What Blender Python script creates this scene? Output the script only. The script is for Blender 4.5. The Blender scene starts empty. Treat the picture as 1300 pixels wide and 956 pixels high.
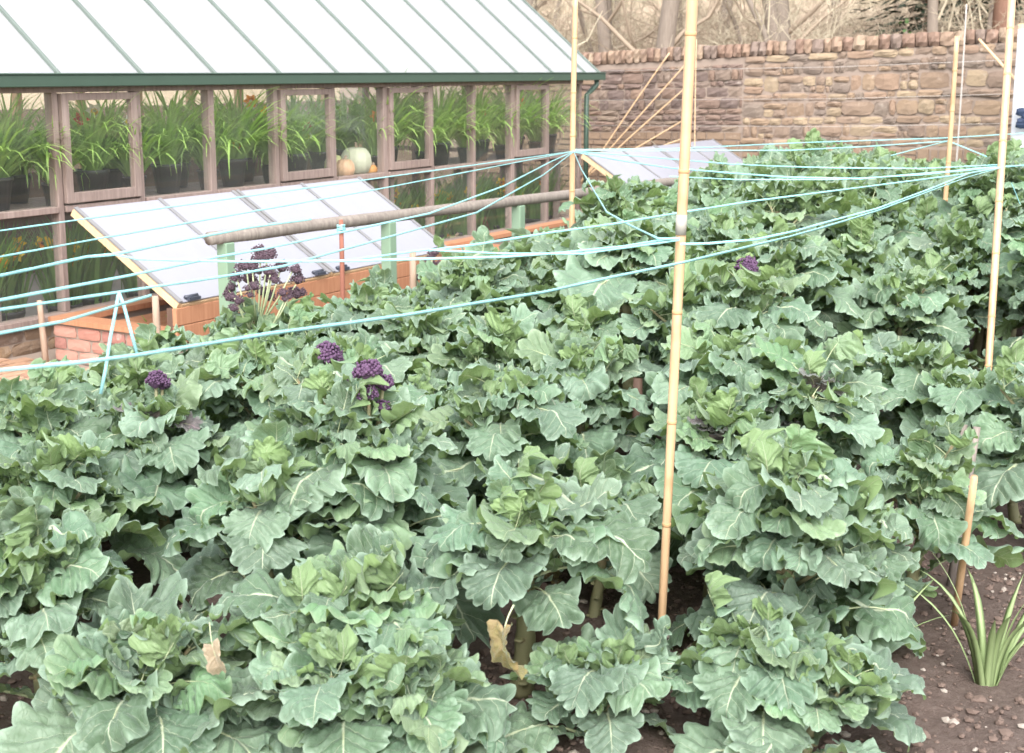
import bpy, math, random
from math import sin, cos, pi, radians
from mathutils import Vector, Matrix, Quaternion, noise
R = random.Random(7)
sc = bpy.context.scene
C = sc.collection
# ------------------------------------------------------------------ camera
# world axes: x runs from the greenhouse wall (x=0) over the beds, y runs along the greenhouse, z up, metres
CAMP = Vector((7.585, -6.542, 1.9)); YAW = radians(30.7); PITCH = radians(11.1)
FPX = 1750.0; CX = 650.0; CY = 433.5
cam = bpy.data.cameras.new('camera'); camo = bpy.data.objects.new('camera', cam); C.objects.link(camo)
cam.sensor_width = 36.0; cam.lens = FPX/1300*36; cam.shift_y = -(478-CY)/1300.0
cam.clip_start = 0.05; cam.clip_end = 2000
cam.dof.use_dof = True; cam.dof.focus_distance = 5.2; cam.dof.aperture_fstop = 6.3
camo.location = CAMP; camo.rotation_euler = (pi/2-PITCH, 0, YAW)
sc.camera = camo
# ------------------------------------------------------------------ light: bright overcast
w = bpy.data.worlds.new('World'); sc.world = w; w.use_nodes = True
nt = w.node_tree; nt.nodes.clear()
SUN_EL, SUN_AZ = radians(48), radians(60)
sky = nt.nodes.new('ShaderNodeTexSky'); sky.sky_type = 'NISHITA'; sky.sun_disc = False
sky.sun_elevation = SUN_EL; sky.sun_rotation = SUN_AZ; sky.dust_density = 3.0; sky.air_density = 1.0; sky.ozone_density = 1.0
hs = nt.nodes.new('ShaderNodeHueSaturation'); hs.inputs['Saturation'].default_value = 0.16
bg = nt.nodes.new('ShaderNodeBackground'); bg.inputs['Strength'].default_value = 0.15
wo = nt.nodes.new('ShaderNodeOutputWorld')
nt.links.new(sky.outputs[0], hs.inputs['Color']); nt.links.new(hs.outputs[0], bg.inputs[0]); nt.links.new(bg.outputs[0], wo.inputs[0])
sl = bpy.data.lights.new('sun', 'SUN'); sl.energy = .5; sl.angle = radians(40); sl.color = (1.0, 0.975, 0.94)
so = bpy.data.objects.new('sun', sl); C.objects.link(so)
sd = Vector((sin(SUN_AZ)*cos(SUN_EL), cos(SUN_AZ)*cos(SUN_EL), sin(SUN_EL)))
# the sun stands high behind the camera's right shoulder
sd = Vector((sin(radians(150))*cos(SUN_EL), cos(radians(150))*cos(SUN_EL), sin(SUN_EL))); sky.sun_rotation = radians(150)
so.rotation_euler = sd.to_track_quat('Z', 'Y').to_euler(); so.location = sd*30
sc.view_settings.view_transform = 'Standard'; sc.view_settings.look = 'None'
sc.view_settings.exposure = 2.1; sc.view_settings.gamma = 1.0
sc.render.engine = 'CYCLES'; sc.cycles.max_bounces = 10; sc.cycles.transparent_max_bounces = 16
sc.cycles.transmission_bounces = 6; sc.cycles.diffuse_bounces = 8; sc.cycles.glossy_bounces = 3
sc.cycles.caustics_reflective = False; sc.cycles.caustics_refractive = False

# ------------------------------------------------------------------ survey helpers (photo measurement -> place in the world)
def ray(px, py):
    X = (px-CX)/FPX; Y = -(py-CY)/FPX
    d = Vector((X, cos(PITCH)+Y*sin(PITCH), -sin(PITCH)+Y*cos(PITCH)))
    d.rotate(Matrix.Rotation(YAW, 3, 'Z')); return d
def atz(px, py, z): d = ray(px, py); return CAMP+d*((z-CAMP.z)/d.z)
def atx(px, py, x): d = ray(px, py); return CAMP+d*((x-CAMP.x)/d.x)
def aty(px, py, y): d = ray(px, py); return CAMP+d*((y-CAMP.y)/d.y)
def atd(px, py, dist): return CAMP+ray(px, py)*dist
def proj(P):
    q = Vector(P)-CAMP; q.rotate(Matrix.Rotation(-YAW, 3, 'Z'))
    zc = q.y*cos(PITCH)-q.z*sin(PITCH); yc = q.y*sin(PITCH)+q.z*cos(PITCH)
    if zc < .05: return (-9999, 9999, zc)
    return (CX+FPX*q.x/zc, CY-FPX*yc/zc, zc)

# ------------------------------------------------------------------ materials
def mat(name, build):
    m = bpy.data.materials.new(name); m.use_nodes = True; n = m.node_tree; n.nodes.clear()
    class B: pass
    b = B(); b.t = n
    def node(t, **k):
        x = n.nodes.new(t)
        for a, v in k.items(): setattr(x, a, v)
        return x
    def link(a, c): n.links.new(a, c)
    b.node = node; b.link = link
    b.co = node('ShaderNodeTexCoord')
    def setin(s, v):
        if hasattr(v, 'default_value') or hasattr(v, 'is_linked'): link(v, s)
        else: s.default_value = v
    def noise_(scale, detail=4, rough=.55, vec=None, dist=0.0):
        x = node('ShaderNodeTexNoise'); x.inputs['Scale'].default_value = scale; x.inputs['Detail'].default_value = detail
        x.inputs['Roughness'].default_value = rough; x.inputs['Distortion'].default_value = dist
        link(vec if vec is not None else b.co.outputs['Object'], x.inputs['Vector']); return x.outputs['Fac']
    def ramp(fac, stops, interp='LINEAR'):
        r = node('ShaderNodeValToRGB'); link(fac, r.inputs[0]); r.color_ramp.interpolation = interp
        e = r.color_ramp.elements
        while len(e) < len(stops): e.new(.5)
        for i, (p, c) in enumerate(stops):
            e[i].position = p; e[i].color = c if len(c) == 4 else (*c, 1)
        return r.outputs[0]
    def mix(f, a, c, mode='MIX'):
        x = node('ShaderNodeMix'); x.data_type = 'RGBA'; x.blend_type = mode; x.clamp_factor = True
        setin(x.inputs[0], f)
        for s, v in ((x.inputs[6], a), (x.inputs[7], c)):
            if isinstance(v, tuple): s.default_value = (*v, 1) if len(v) == 3 else v
            else: link(v, s)
        return x.outputs[2]
    def math_(op, a, c=0.0, d=None):
        x = node('ShaderNodeMath', operation=op); setin(x.inputs[0], a); setin(x.inputs[1], c)
        if d is not None: setin(x.inputs[2], d)
        return x.outputs[0]
    def mapping(scale=(1, 1, 1), src='Object', rot=(0, 0, 0)):
        x = node('ShaderNodeMapping'); x.inputs['Scale'].default_value = scale; x.inputs['Rotation'].default_value = rot
        link(b.co.outputs[src], x.inputs[0]); return x.outputs[0]
    def rand():
        return node('ShaderNodeObjectInfo').outputs['Random']
    def bump(h, strength=.4, dist=.01):
        x = node('ShaderNodeBump'); x.inputs['Strength'].default_value = strength; x.inputs['Distance'].default_value = dist
        link(h, x.inputs['Height']); return x.outputs[0]
    def pbsdf(col, rough=.6, nrm=None, spec=.4, metal=0.0):
        p = node('ShaderNodeBsdfPrincipled')
        if isinstance(col, tuple): p.inputs['Base Color'].default_value = (*col, 1)
        else: link(col, p.inputs['Base Color'])
        setin(p.inputs['Roughness'], rough); p.inputs['Specular IOR Level'].default_value = spec
        p.inputs['Metallic'].default_value = metal
        if nrm is not None: link(nrm, p.inputs['Normal'])
        return p
    def out(s):
        o = node('ShaderNodeOutputMaterial'); link(s if not hasattr(s, 'outputs') else s.outputs[0], o.inputs[0])
    for k, f in dict(noise=noise_, ramp=ramp, mix=mix, math=math_, mapping=mapping, rand=rand, bump=bump, pbsdf=pbsdf, out=out).items(): setattr(b, k, f)
    build(b); return m
M = {}
def wood(name, c1, c2, rough=.75, scale=(40, 40, 3), knots=True):
    def f(b):
        v = b.mapping(scale); n1 = b.noise(1.0, 6, .65, v, .4); n2 = b.noise(3.0, 3)
        c = b.ramp(n1, [(.3, c1), (.7, c2)]); c = b.mix(b.math('MULTIPLY', n2, .5), c, tuple(x*.6 for x in c1))
        c = b.mix(b.math('MULTIPLY', b.rand(), .25), c, c2)
        b.out(b.pbsdf(c, rough, b.bump(n1, .35, .004), .3))
    M[name] = mat(name, f)
wood('wood_weathered', (.19, .135, .115), (.36, .28, .25))
wood('wood_cedar', (.34, .15, .08), (.50, .25, .145), .6)
wood('wood_light', (.55, .36, .2), (.72, .52, .33), .6)
wood('wood_rail', (.14, .115, .10), (.30, .26, .225), .85)
wood('wood_stake', (.25, .16, .11), (.46, .35, .27), .8)
wood('wood_dark_stake', (.07, .04, .03), (.15, .095, .07), .8)
wood('wood_red_stake', (.2, .07, .045), (.33, .14, .1), .8)
wood('bark', (.17, .135, .11), (.30, .25, .205), .95)
wood('bark_red', (.16, .085, .06), (.3, .18, .13), .95)
def flat(name, col, rough=.5, spec=.4, var=.18, sc_=8.0, metal=0.0):
    def f(b):
        n = b.noise(sc_, 5, .6); c = b.mix(b.math('MULTIPLY', n, var*2), col, tuple(x*.55 for x in col))
        b.out(b.pbsdf(c, rough, b.bump(n, .15, .003), spec, metal))
    M[name] = mat(name, f)
flat('paint_green', (.045, .08, .058), .4)
flat('paint_post_green', (.20, .29, .20), .6)
flat('glazing_bar', (.14, .17, .15), .45, metal=.0)
flat('aluminium', (.55, .56, .6), .35, .5, .1)
flat('strip_grey', (.2, .195, .2), .4)
flat('black_plastic', (.035, .035, .037), .45)
flat('hinge_metal', (.05, .055, .075), .45)
flat('concrete', (.36, .33, .3), .9)
flat('tape', (.34, .32, .28), .5)
flat('wire', (.42, .38, .35), .5)
flat('navy', (.02, .035, .075), .7)
flat('bulb_brown', (.3, .16, .09), .8)
flat('twig', (.31, .245, .185), .95, .1)
flat('twig_pale', (.46, .40, .30), .95, .1)
flat('conifer', (.035, .055, .032), .8, .2, .3)
flat('ivy', (.06, .12, .035), .5, .4, .3)
def f(b):
    n = b.noise(220, 2); v = b.mapping((1, 1, 1)); c = b.mix(n, (.15, .42, .43), (.33, .60, .62))
    p = b.pbsdf(c, .35, None, .5); b.out(p)
M['twine'] = mat('twine', f)
def f(b):
    z = b.node('ShaderNodeSeparateXYZ'); b.link(b.co.outputs['Object'], z.inputs[0])
    n1 = b.noise(1.0, 5, .6, b.mapping((60, 60, 2.0))); n2 = b.noise(5.0, 4)
    c = b.ramp(n1, [(.3, (.44, .265, .145)), (.7, (.56, .375, .22))])
    c = b.mix(b.ramp(n2, [(.55, (0, 0, 0)), (.75, (1, 1, 1))]), c, (.36, .20, .10))
    b.out(b.pbsdf(c, .38, b.bump(n1, .1, .002), .5))
M['bamboo'] = mat('bamboo', f)
def f(b):
    b.out(b.pbsdf((.46, .28, .14), .6))
M['bamboo_node'] = mat('bamboo_node', f)
# stones, bricks
def masonry(name, cols, lime=.35, dark=.3):
    def f(b):
        r = b.rand(); n = len(cols)
        c = b.ramp(r, [(i/n, cols[i]) for i in range(n)], 'CONSTANT')
        v = b.co.outputs['Object']
        geo = b.node('ShaderNodeNewGeometry')
        wn = b.noise(2.2, 4, .6, geo.outputs['Position']); fn = b.noise(26, 6, .65, geo.outputs['Position']); gn = b.noise(90, 3, .6, geo.outputs['Position'])
        c = b.mix(b.math('MULTIPLY', fn, .75), c, b.mix(.5, c, (.09, .06, .05)))
        c = b.mix(b.ramp(wn, [(.5, (0, 0, 0)), (.72, (dark, dark, dark))]), c, (.10, .075, .075))
        ln = b.noise(7.0, 5, .65, geo.outputs['Position'])
        c = b.mix(b.ramp(ln, [(.6, (0, 0, 0)), (.74, (lime, lime, lime))]), c, (.62, .55, .48))
        b.out(b.pbsdf(c, .92, b.bump(b.math('ADD', fn, b.math('MULTIPLY', gn, .4)), .6, .012), .2))
    M[name] = mat(name, f)
masonry('rubble', [(0.26, 0.185, 0.128), (0.289, 0.208, 0.141), (0.229, 0.169, 0.127), (0.31, 0.239, 0.161), (0.199, 0.158, 0.128), (0.272, 0.198, 0.145), (0.336, 0.258, 0.172), (0.217, 0.173, 0.139), (0.276, 0.191, 0.135)])
masonry('wall_brick', [(0.21, 0.147, 0.116), (0.176, 0.127, 0.107), (0.235, 0.162, 0.12), (0.162, 0.122, 0.105), (0.222, 0.169, 0.133), (0.25, 0.192, 0.145), (0.203, 0.147, 0.122)], .35, .4)
masonry('coping', [(0.286, 0.197, 0.142), (0.251, 0.167, 0.125), (0.335, 0.251, 0.18), (0.222, 0.169, 0.139), (0.304, 0.215, 0.154)], .3, .35)
masonry('frame_brick', [(.46, .22, .17), (.5, .27, .21), (.42, .24, .2), (.36, .17, .14)], .55, .1)
masonry('dwarf_stone', [(.25, .17, .11), (.2, .135, .09), (.3, .2, .12), (.17, .12, .09)], .3, .3)
masonry('paver', [(.42, .25, .16), (.46, .29, .19), (.39, .23, .16), (.48, .32, .22)], .25, .1)
flat('mortar', (.29, .228, .188), .95, .1, .25, 14)
# leaves
def leafmat(name, top1, top2, under, vein, wax, veinw=1.0, trans=.22):
    def f(b):
        uv = b.node('ShaderNodeSeparateXYZ'); b.link(b.co.outputs['UV'], uv.inputs[0])
        x = b.math('SUBTRACT', uv.outputs[0], .5); y = uv.outputs[1]
        ax = b.math('ABSOLUTE', x); side = b.math('GREATER_THAN', x, 0.0)
        q = b.math('SUBTRACT', y, b.math('MULTIPLY', ax, .95))
        q = b.math('ADD', q, b.math('MULTIPLY', b.math('MULTIPLY', ax, ax), .55))
        wob = b.noise(9.0, 2, .5, b.co.outputs['UV']); q = b.math('ADD', q, b.math('MULTIPLY', b.math('SUBTRACT', wob, .5), .06))
        q = b.math('ADD', q, b.math('MULTIPLY', side, .07))
        fr = b.math('ABSOLUTE', b.math('SUBTRACT', b.math('FRACT', b.math('DIVIDE', q, .165)), .5))
        wl = b.math('MAXIMUM', b.math('SUBTRACT', .06, b.math('MULTIPLY', ax, .13)), .008)
        lat = b.math('SUBTRACT', 1.0, b.math('DIVIDE', fr, b.math('MULTIPLY', wl, veinw)))
        lat = b.math('MAXIMUM', lat, 0.0)
        lat = b.math('MULTIPLY', lat, b.math('LESS_THAN', ax, .44))
        wm = b.math('MAXIMUM', b.math('SUBTRACT', .034*veinw, b.math('MULTIPLY', y, .026)), .004)
        mid = b.math('MAXIMUM', b.math('SUBTRACT', 1.15, b.math('DIVIDE', ax, wm)), 0.0)
        vo = b.node('ShaderNodeTexVoronoi', feature='DISTANCE_TO_EDGE'); vo.inputs['Scale'].default_value = 17; b.link(b.co.outputs['UV'], vo.inputs['Vector'])
        net = b.math('MAXIMUM', b.math('SUBTRACT', 1.0, b.math('DIVIDE', vo.outputs['Distance'], .05)), 0.0)
        veins = b.math('MINIMUM', b.math('ADD', b.math('MULTIPLY', lat, .6), b.math('ADD', mid, b.math('MULTIPLY', net, .10))), 1.0)
        n1 = b.noise(5.0, 4, .6); n2 = b.noise(30, 3, .6)
        r = b.rand()
        c = b.mix(b.ramp(n1, [(.3, (0, 0, 0)), (.7, (1, 1, 1))]), top1, top2)
        c = b.mix(b.math('MULTIPLY', r, .65), c, wax)
        c = b.mix(b.math('MULTIPLY', n2, .25), c, top1)
        hsn = b.node('ShaderNodeHueSaturation'); r2 = b.math('FRACT', b.math('MULTIPLY', r, 7.31))
        b.link(b.math('ADD', .475, b.math('MULTIPLY', r2, .04)), hsn.inputs['Hue']); b.link(b.math('ADD', .68, b.math('MULTIPLY', b.math('FRACT', b.math('MULTIPLY', r, 13.7)), .52)), hsn.inputs['Value'])
        b.link(c, hsn.inputs['Color']); c = hsn.outputs[0]
        c = b.mix(b.math('MULTIPLY', veins, .9), c, vein)
        ra = b.node('ShaderNodeAttribute', attribute_name='rim'); c = b.mix(b.math('MULTIPLY', ra.outputs['Fac'], .55), c, tuple(min(1, q*1.55) for q in wax))
        geo = b.node('ShaderNodeNewGeometry')
        cu = b.mix(b.math('MULTIPLY', veins, .6), under, vein)
        c = b.mix(geo.outputs['Backfacing'], c, cu)
        bl = b.noise(13, 2, .5, b.co.outputs['UV']); h = b.math('SUBTRACT', b.math('ADD', b.math('MULTIPLY', n2, .25), b.math('MULTIPLY', bl, 1.6)), b.math('ADD', b.math('MULTIPLY', veins, .7), b.math('MULTIPLY', net, .25)))
        p = b.pbsdf(c, .46, b.bump(h, .6, .005), .5); p.inputs['Sheen Weight'].default_value = .22; p.inputs['Sheen Roughness'].default_value = .4; p.inputs['Sheen Tint'].default_value = (.85, .95, .95, 1)
        tr = b.node('ShaderNodeBsdfTranslucent'); b.link(b.mix(.6, c, (.22, .30, .05)), tr.inputs[0])
        ms = b.node('ShaderNodeMixShader'); ms.inputs[0].default_value = trans
        b.link(p.outputs[0], ms.inputs[1]); b.link(tr.outputs[0], ms.inputs[2]); b.out(ms)
    M[name] = mat(name, f)
leafmat('leaf_mature', (.102, .192, .106), (.160, .258, .162), (.21, .31, .14), (.58, .64, .45), (.245, .325, .25), .9, .36)
leafmat('leaf_young', (.135, .245, .112), (.19, .305, .172), (.23, .34, .14), (.44, .52, .3), (.23, .295, .19), .7, .35)
leafmat('leaf_purple', (.075, .06, .065), (.13, .10, .10), (.15, .12, .11), (.34, .22, .26), (.12, .14, .12))
leafmat('leaf_yellow', (.22, .20, .06), (.17, .10, .055), (.2, .17, .06), (.28, .25, .13), (.2, .13, .07))
leafmat('leaf_dry', (.27, .2, .13), (.36, .27, .18), (.3, .23, .16), (.42, .33, .24), (.32, .25, .18))
def f(b):
    n = b.noise(1.0, 4, .6, b.mapping((30, 30, 6))); z = b.node('ShaderNodeSeparateXYZ'); b.link(b.co.outputs['Object'], z.inputs[0])
    c = b.mix(n, (.14, .145, .075), (.25, .23, .125)); c = b.mix(b.ramp(b.noise(9, 3), [(.55, (0, 0, 0)), (.7, (1, 1, 1))]), c, (.30, .21, .12))
    b.out(b.pbsdf(c, .55, b.bump(n, .3, .004), .35))
M['stem'] = mat('stem', f)
def f(b): b.out(b.pbsdf(b.mix(b.noise(4, 2), (.34, .40, .21), (.44, .47, .30)), .5))
M['petiole'] = mat('petiole', f)
def f(b):
    n = b.noise(60, 3); c = b.mix(n, (.060, .028, .066), (.135, .075, .135)); c = b.mix(b.math('MULTIPLY', b.rand(), .4), c, (.055, .03, .06)); b.out(b.pbsdf(c, .7, b.bump(n, .6, .004), .25))
M['purple_bud'] = mat('purple_bud', f)
def f(b):
    n = b.noise(60, 3); c = b.mix(n, (.05, .030, .042), (.13, .085, .105)); b.out(b.pbsdf(c, .7, None, .25))
M['dark_bud'] = mat('dark_bud', f)
def strap(name, c1, c2, tr=.3):
    def f(b):
        c = b.mix(b.noise(3.0, 3), c1, c2); c = b.mix(b.math('MULTIPLY', b.rand(), .3), c, c1)
        p = b.pbsdf(c, .4, None, .4); t = b.node('ShaderNodeBsdfTranslucent'); b.link(c, t.inputs[0])
        ms = b.node('ShaderNodeMixShader'); ms.inputs[0].default_value = tr
        b.link(p.outputs[0], ms.inputs[1]); b.link(t.outputs[0], ms.inputs[2]); b.out(ms)
    M[name] = mat(name, f)
strap('strap_green', (.25, .44, .09), (.44, .60, .21), .45)
strap('strap_dark', (.13, .25, .08), (.26, .40, .13), .45)
strap('iris_green', (.26, .36, .15), (.40, .48, .25))
strap('petal_yellow', (.75, .48, .02), (.8, .55, .03), .2)
strap('petal_orange', (.75, .25, .02), (.8, .32, .03), .2)
strap('petal_white', (.75, .75, .62), (.8, .8, .7), .2)
strap('petal_red', (.55, .04, .03), (.6, .06, .04), .2)
def skin(name, c1, c2):
    def f(b): b.out(b.pbsdf(b.mix(b.noise(5, 4), c1, c2), .45, None, .4))
    M[name] = mat(name, f)
skin('squash_cream', (.46, .46, .34), (.58, .57, .45)); skin('squash_orange', (.5, .2, .05), (.6, .3, .09)); skin('squash_pink', (.5, .29, .17), (.58, .38, .25)); skin('squash_green', (.40, .40, .16), (.5, .48, .25))
def f(b):   # soil
    n1 = b.noise(3.0, 5, .6); n2 = b.noise(40, 6, .7); n3 = b.noise(160, 4, .7)
    c = b.ramp(n2, [(.25, (.085, .060, .052)), (.55, (.16, .122, .104)), (.8, (.23, .185, .162))]); c = b.mix(b.math('MULTIPLY', n1, .5), c, (.15, .105, .088))
    c = b.mix(b.ramp(n3, [(.64, (0, 0, 0)), (.7, (1, 1, 1))]), c, (.26, .21, .18))
    b.out(b.pbsdf(c, .95, b.bump(b.math('ADD', n2, b.math('MULTIPLY', n3, .5)), .9, .02), .15))
M['soil'] = mat('soil', f)
def f(b):
    n = b.noise(2, 3); c = b.ramp(b.rand(), [(0, (.08, .056, .046)), (1, (.19, .145, .12))]); c = b.mix(n, c, (.16, .115, .095))
    b.out(b.pbsdf(c, .95, None, .15))
M['clod'] = mat('clod', f)
def f(b): b.out(b.pbsdf(b.mix(b.noise(3, 3), (.36, .32, .28), (.22, .18, .15)), .9, None, .15))
M['pebble'] = mat('pebble', f)
def f(b):   # leaf litter hillside
    n1 = b.noise(.35, 5, .6); n2 = b.noise(5, 6, .7); c = b.mix(n2, (.24, .18, .13), (.40, .31, .225)); c = b.mix(b.ramp(n1, [(.45, (0, 0, 0)), (.65, (.6, .6, .6))]), c, (.17, .15, .09))
    b.out(b.pbsdf(c, .95, b.bump(n2, .8, .05), .1))
M['hill'] = mat('hill', f)
def f(b):   # garden ground beyond the beds
    n = b.noise(8, 6, .65); c = b.mix(n, (.16, .12, .09), (.24, .19, .14)); b.out(b.pbsdf(c, .95, b.bump(n, .6, .01), .15))
M['ground'] = mat('ground', f)
# glass
def f(b):
    t = b.node('ShaderNodeBsdfTransparent'); t.inputs[0].default_value = (.975, .985, .975, 1); g = b.node('ShaderNodeBsdfGlossy'); g.inputs['Roughness'].default_value = .03
    g.inputs['Color'].default_value = (1, 1, 1, 1)
    d = b.node('ShaderNodeBsdfDiffuse'); d.inputs[0].default_value = (.6, .6, .56, 1)
    fr = b.node('ShaderNodeFresnel'); fr.inputs[0].default_value = 1.42
    ge = b.node('ShaderNodeNewGeometry'); m1 = b.node('ShaderNodeMixShader'); b.link(b.math('MULTIPLY', fr.outputs[0], b.math('SUBTRACT', 1.0, ge.outputs['Backfacing'])), m1.inputs[0]); b.link(t.outputs[0], m1.inputs[1]); b.link(g.outputs[0], m1.inputs[2])
    m2 = b.node('ShaderNodeMixShader'); b.link(b.math('MULTIPLY', b.noise(1.2, 3, .5), .06), m2.inputs[0]); b.link(m1.outputs[0], m2.inputs[1]); b.link(d.outputs[0], m2.inputs[2]); b.out(m2)
M['glass'] = mat('glass', f)
def white_glass(name, col, tr, streak):
    def f(b):
        n = b.noise(1.0, 5, .6, b.mapping(streak)); c = b.mix(b.math('MULTIPLY', n, .5), col, tuple(x*.82 for x in col)); c = b.mix(b.math('MULTIPLY', b.rand(), .3), c, tuple(x*.9 for x in col))
        p = b.pbsdf(c, .22, None, .5); t = b.node('ShaderNodeBsdfTranslucent'); b.link(c, t.inputs[0])
        ms = b.node('ShaderNodeMixShader'); ms.inputs[0].default_value = tr; b.link(p.outputs[0], ms.inputs[1]); b.link(t.outputs[0], ms.inputs[2]); b.out(ms)
    M[name] = mat(name, f)
white_glass('roof_glass', (.66, .66, .68), .6, (2, 6, 2)); white_glass('light_sheet', (.46, .46, .515), .42, (3, 14, 3)); white_glass('fleece', (.74, .75, .8), .3, (4, 4, 2))

# ------------------------------------------------------------------ mesh helpers
class MB:
    def __init__(s): s.v = []; s.f = []; s.uv = []; s.m = []; s.mi = 0; s.sm = []; s.smooth = False
    def add(s, vs, fs, uv=None):
        o = len(s.v); s.v += [tuple(x) for x in vs]; s.uv += uv if uv else [(0, 0)]*len(vs)
        for q in fs: s.f.append(tuple(i+o for i in q)); s.m.append(s.mi); s.sm.append(s.smooth)
    def box(s, lo, hi, bev=0.0):
        (a, b, c), (d, e, f) = lo, hi
        s.hexa([(a, b, c), (d, b, c), (d, e, c), (a, e, c), (a, b, f), (d, b, f), (d, e, f), (a, e, f)])
    def hexa(s, p): s.add(p, [(3, 2, 1, 0), (4, 5, 6, 7), (0, 1, 5, 4), (1, 2, 6, 5), (2, 3, 7, 6), (3, 0, 4, 7)])
    def beam(s, p, q, wd, ht, up=(0, 0, 1)):
        p, q = Vector(p), Vector(q); d = (q-p).normalized(); side = d.cross(Vector(up)).normalized(); u = side.cross(d)
        r = []
        for e in (p, q):
            for a, c in ((-1, -1), (1, -1), (1, 1), (-1, 1)): r.append(e+side*a*wd/2+u*c*ht/2)
        s.add(r, [(0, 1, 2, 3), (7, 6, 5, 4), (4, 5, 1, 0), (5, 6, 2, 1), (6, 7, 3, 2), (7, 4, 0, 3)])
    def tube(s, pts, rad, n=6, caps=True):
        pts = [Vector(p) for p in pts]; rs = rad if isinstance(rad, (list, tuple)) else [rad]*len(pts)
        d0 = (pts[1]-pts[0]).normalized(); side = d0.orthogonal().normalized(); vs = []; fs = []; prev = d0
        for i, p in enumerate(pts):
            d = (pts[min(i+1, len(pts)-1)]-pts[max(i-1, 0)]).normalized()
            side.rotate(prev.rotation_difference(d)); prev = d; up = d.cross(side)
            for k in range(n):
                a = 2*pi*k/n; vs.append(p+(side*cos(a)+up*sin(a))*rs[i])
        for i in range(len(pts)-1):
            for k in range(n):
                k2 = (k+1) % n; fs.append((i*n+k, i*n+k2, (i+1)*n+k2, (i+1)*n+k))
        if caps: fs.append(tuple(range(n-1, -1, -1))); fs.append(tuple((len(pts)-1)*n+k for k in range(n)))
        sm = s.smooth; s.smooth = True; s.add(vs, fs); s.smooth = sm
    def lathe(s, prof, n=14, mod=None):
        vs = []; fs = []
        for r, z in prof:
            for k in range(n):
                a = 2*pi*k/n; q = r*(mod(a) if mod else 1); vs.append((q*cos(a), q*sin(a), z))
        for i in range(len(prof)-1):
            for k in range(n): k2 = (k+1) % n; fs.append((i*n+k, i*n+k2, (i+1)*n+k2, (i+1)*n+k))
        sm = s.smooth; s.smooth = True; s.add(vs, fs); s.smooth = sm
    def blob(s, c, r, rng, jit=.25, sub=0):
        t = (1+5**.5)/2
        vs = [Vector(x).normalized() for x in ((-1, t, 0), (1, t, 0), (-1, -t, 0), (1, -t, 0), (0, -1, t), (0, 1, t), (0, -1, -t), (0, 1, -t), (t, 0, -1), (t, 0, 1), (-t, 0, -1), (-t, 0, 1))]
        fs = [(0, 11, 5), (0, 5, 1), (0, 1, 7), (0, 7, 10), (0, 10, 11), (1, 5, 9), (5, 11, 4), (11, 10, 2), (10, 7, 6), (7, 1, 8), (3, 9, 4), (3, 4, 2), (3, 2, 6), (3, 6, 8), (3, 8, 9), (4, 9, 5), (2, 4, 11), (6, 2, 10), (8, 6, 7), (9, 8, 1)]
        rr = r if isinstance(r, (tuple, list)) else (r, r, r)
        s.add([Vector(c)+Vector((v.x*rr[0], v.y*rr[1], v.z*rr[2]))*(1+rng.uniform(-jit, jit)) for v in vs], fs)
    def strip(s, pts, widths, side, uvflag=False):
        vs = []; fs = []
        for p, wd in zip(pts, widths): vs.append(Vector(p)-Vector(side)*wd); vs.append(Vector(p)+Vector(side)*wd)
        for i in range(len(pts)-1): fs.append((2*i, 2*i+1, 2*i+3, 2*i+2))
        s.add(vs, fs)
    def mesh(s, name, mats):
        me = bpy.data.meshes.new(name); me.from_pydata(s.v, [], s.f)
        for m in (mats if isinstance(mats, (list, tuple)) else [mats]): me.materials.append(M[m])
        me.polygons.foreach_set('material_index', s.m); me.polygons.foreach_set('use_smooth', s.sm)
        if any(u != (0, 0) for u in s.uv):
            ul = me.uv_layers.new(name='UVMap'); flat_ = []
            for q in s.f:
                for i in q: flat_ += s.uv[i]
            ul.data.foreach_set('uv', flat_)
        me.update(); return me
    def obj(s, name, mats, parent=None, loc=None): return link(name, s.mesh(name, mats), parent, loc)
def link(name, data, parent=None, loc=None, rot=None, scale=None):
    o = bpy.data.objects.new(name, data); C.objects.link(o); o.parent = parent
    if loc is not None: o.location = loc
    if rot is not None:
        o.rotation_euler = rot
    if scale is not None: o.scale = scale if isinstance(scale, (tuple, list)) else (scale,)*3
    return o
def tag(o, label=None, cat=None, group=None, kind=None):
    if label: o['label'] = label
    if cat: o['category'] = cat
    if group: o['group'] = group
    if kind: o['kind'] = kind
    return o
def thing(name, label, cat, loc=(0, 0, 0), rotz=0, group=None):
    o = bpy.data.objects.new(name, None); C.objects.link(o); o.location = loc; o.rotation_euler = (0, 0, rotz); o.empty_display_size = .1
    return tag(o, label, cat, group)
def bevel(o, wd=.004, seg=1):
    m = o.modifiers.new('bevel', 'BEVEL'); m.width = wd; m.segments = seg; m.limit_method = 'ANGLE'; return o

# ================================================================== SETTING
g = MB(); g.add([(-400, -400, -.03), (400, -400, -.03), (400, 400, -.03), (-400, 400, -.03)], [(0, 1, 2, 3)]); tag(g.obj('ground', 'ground'), kind='structure')
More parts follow.
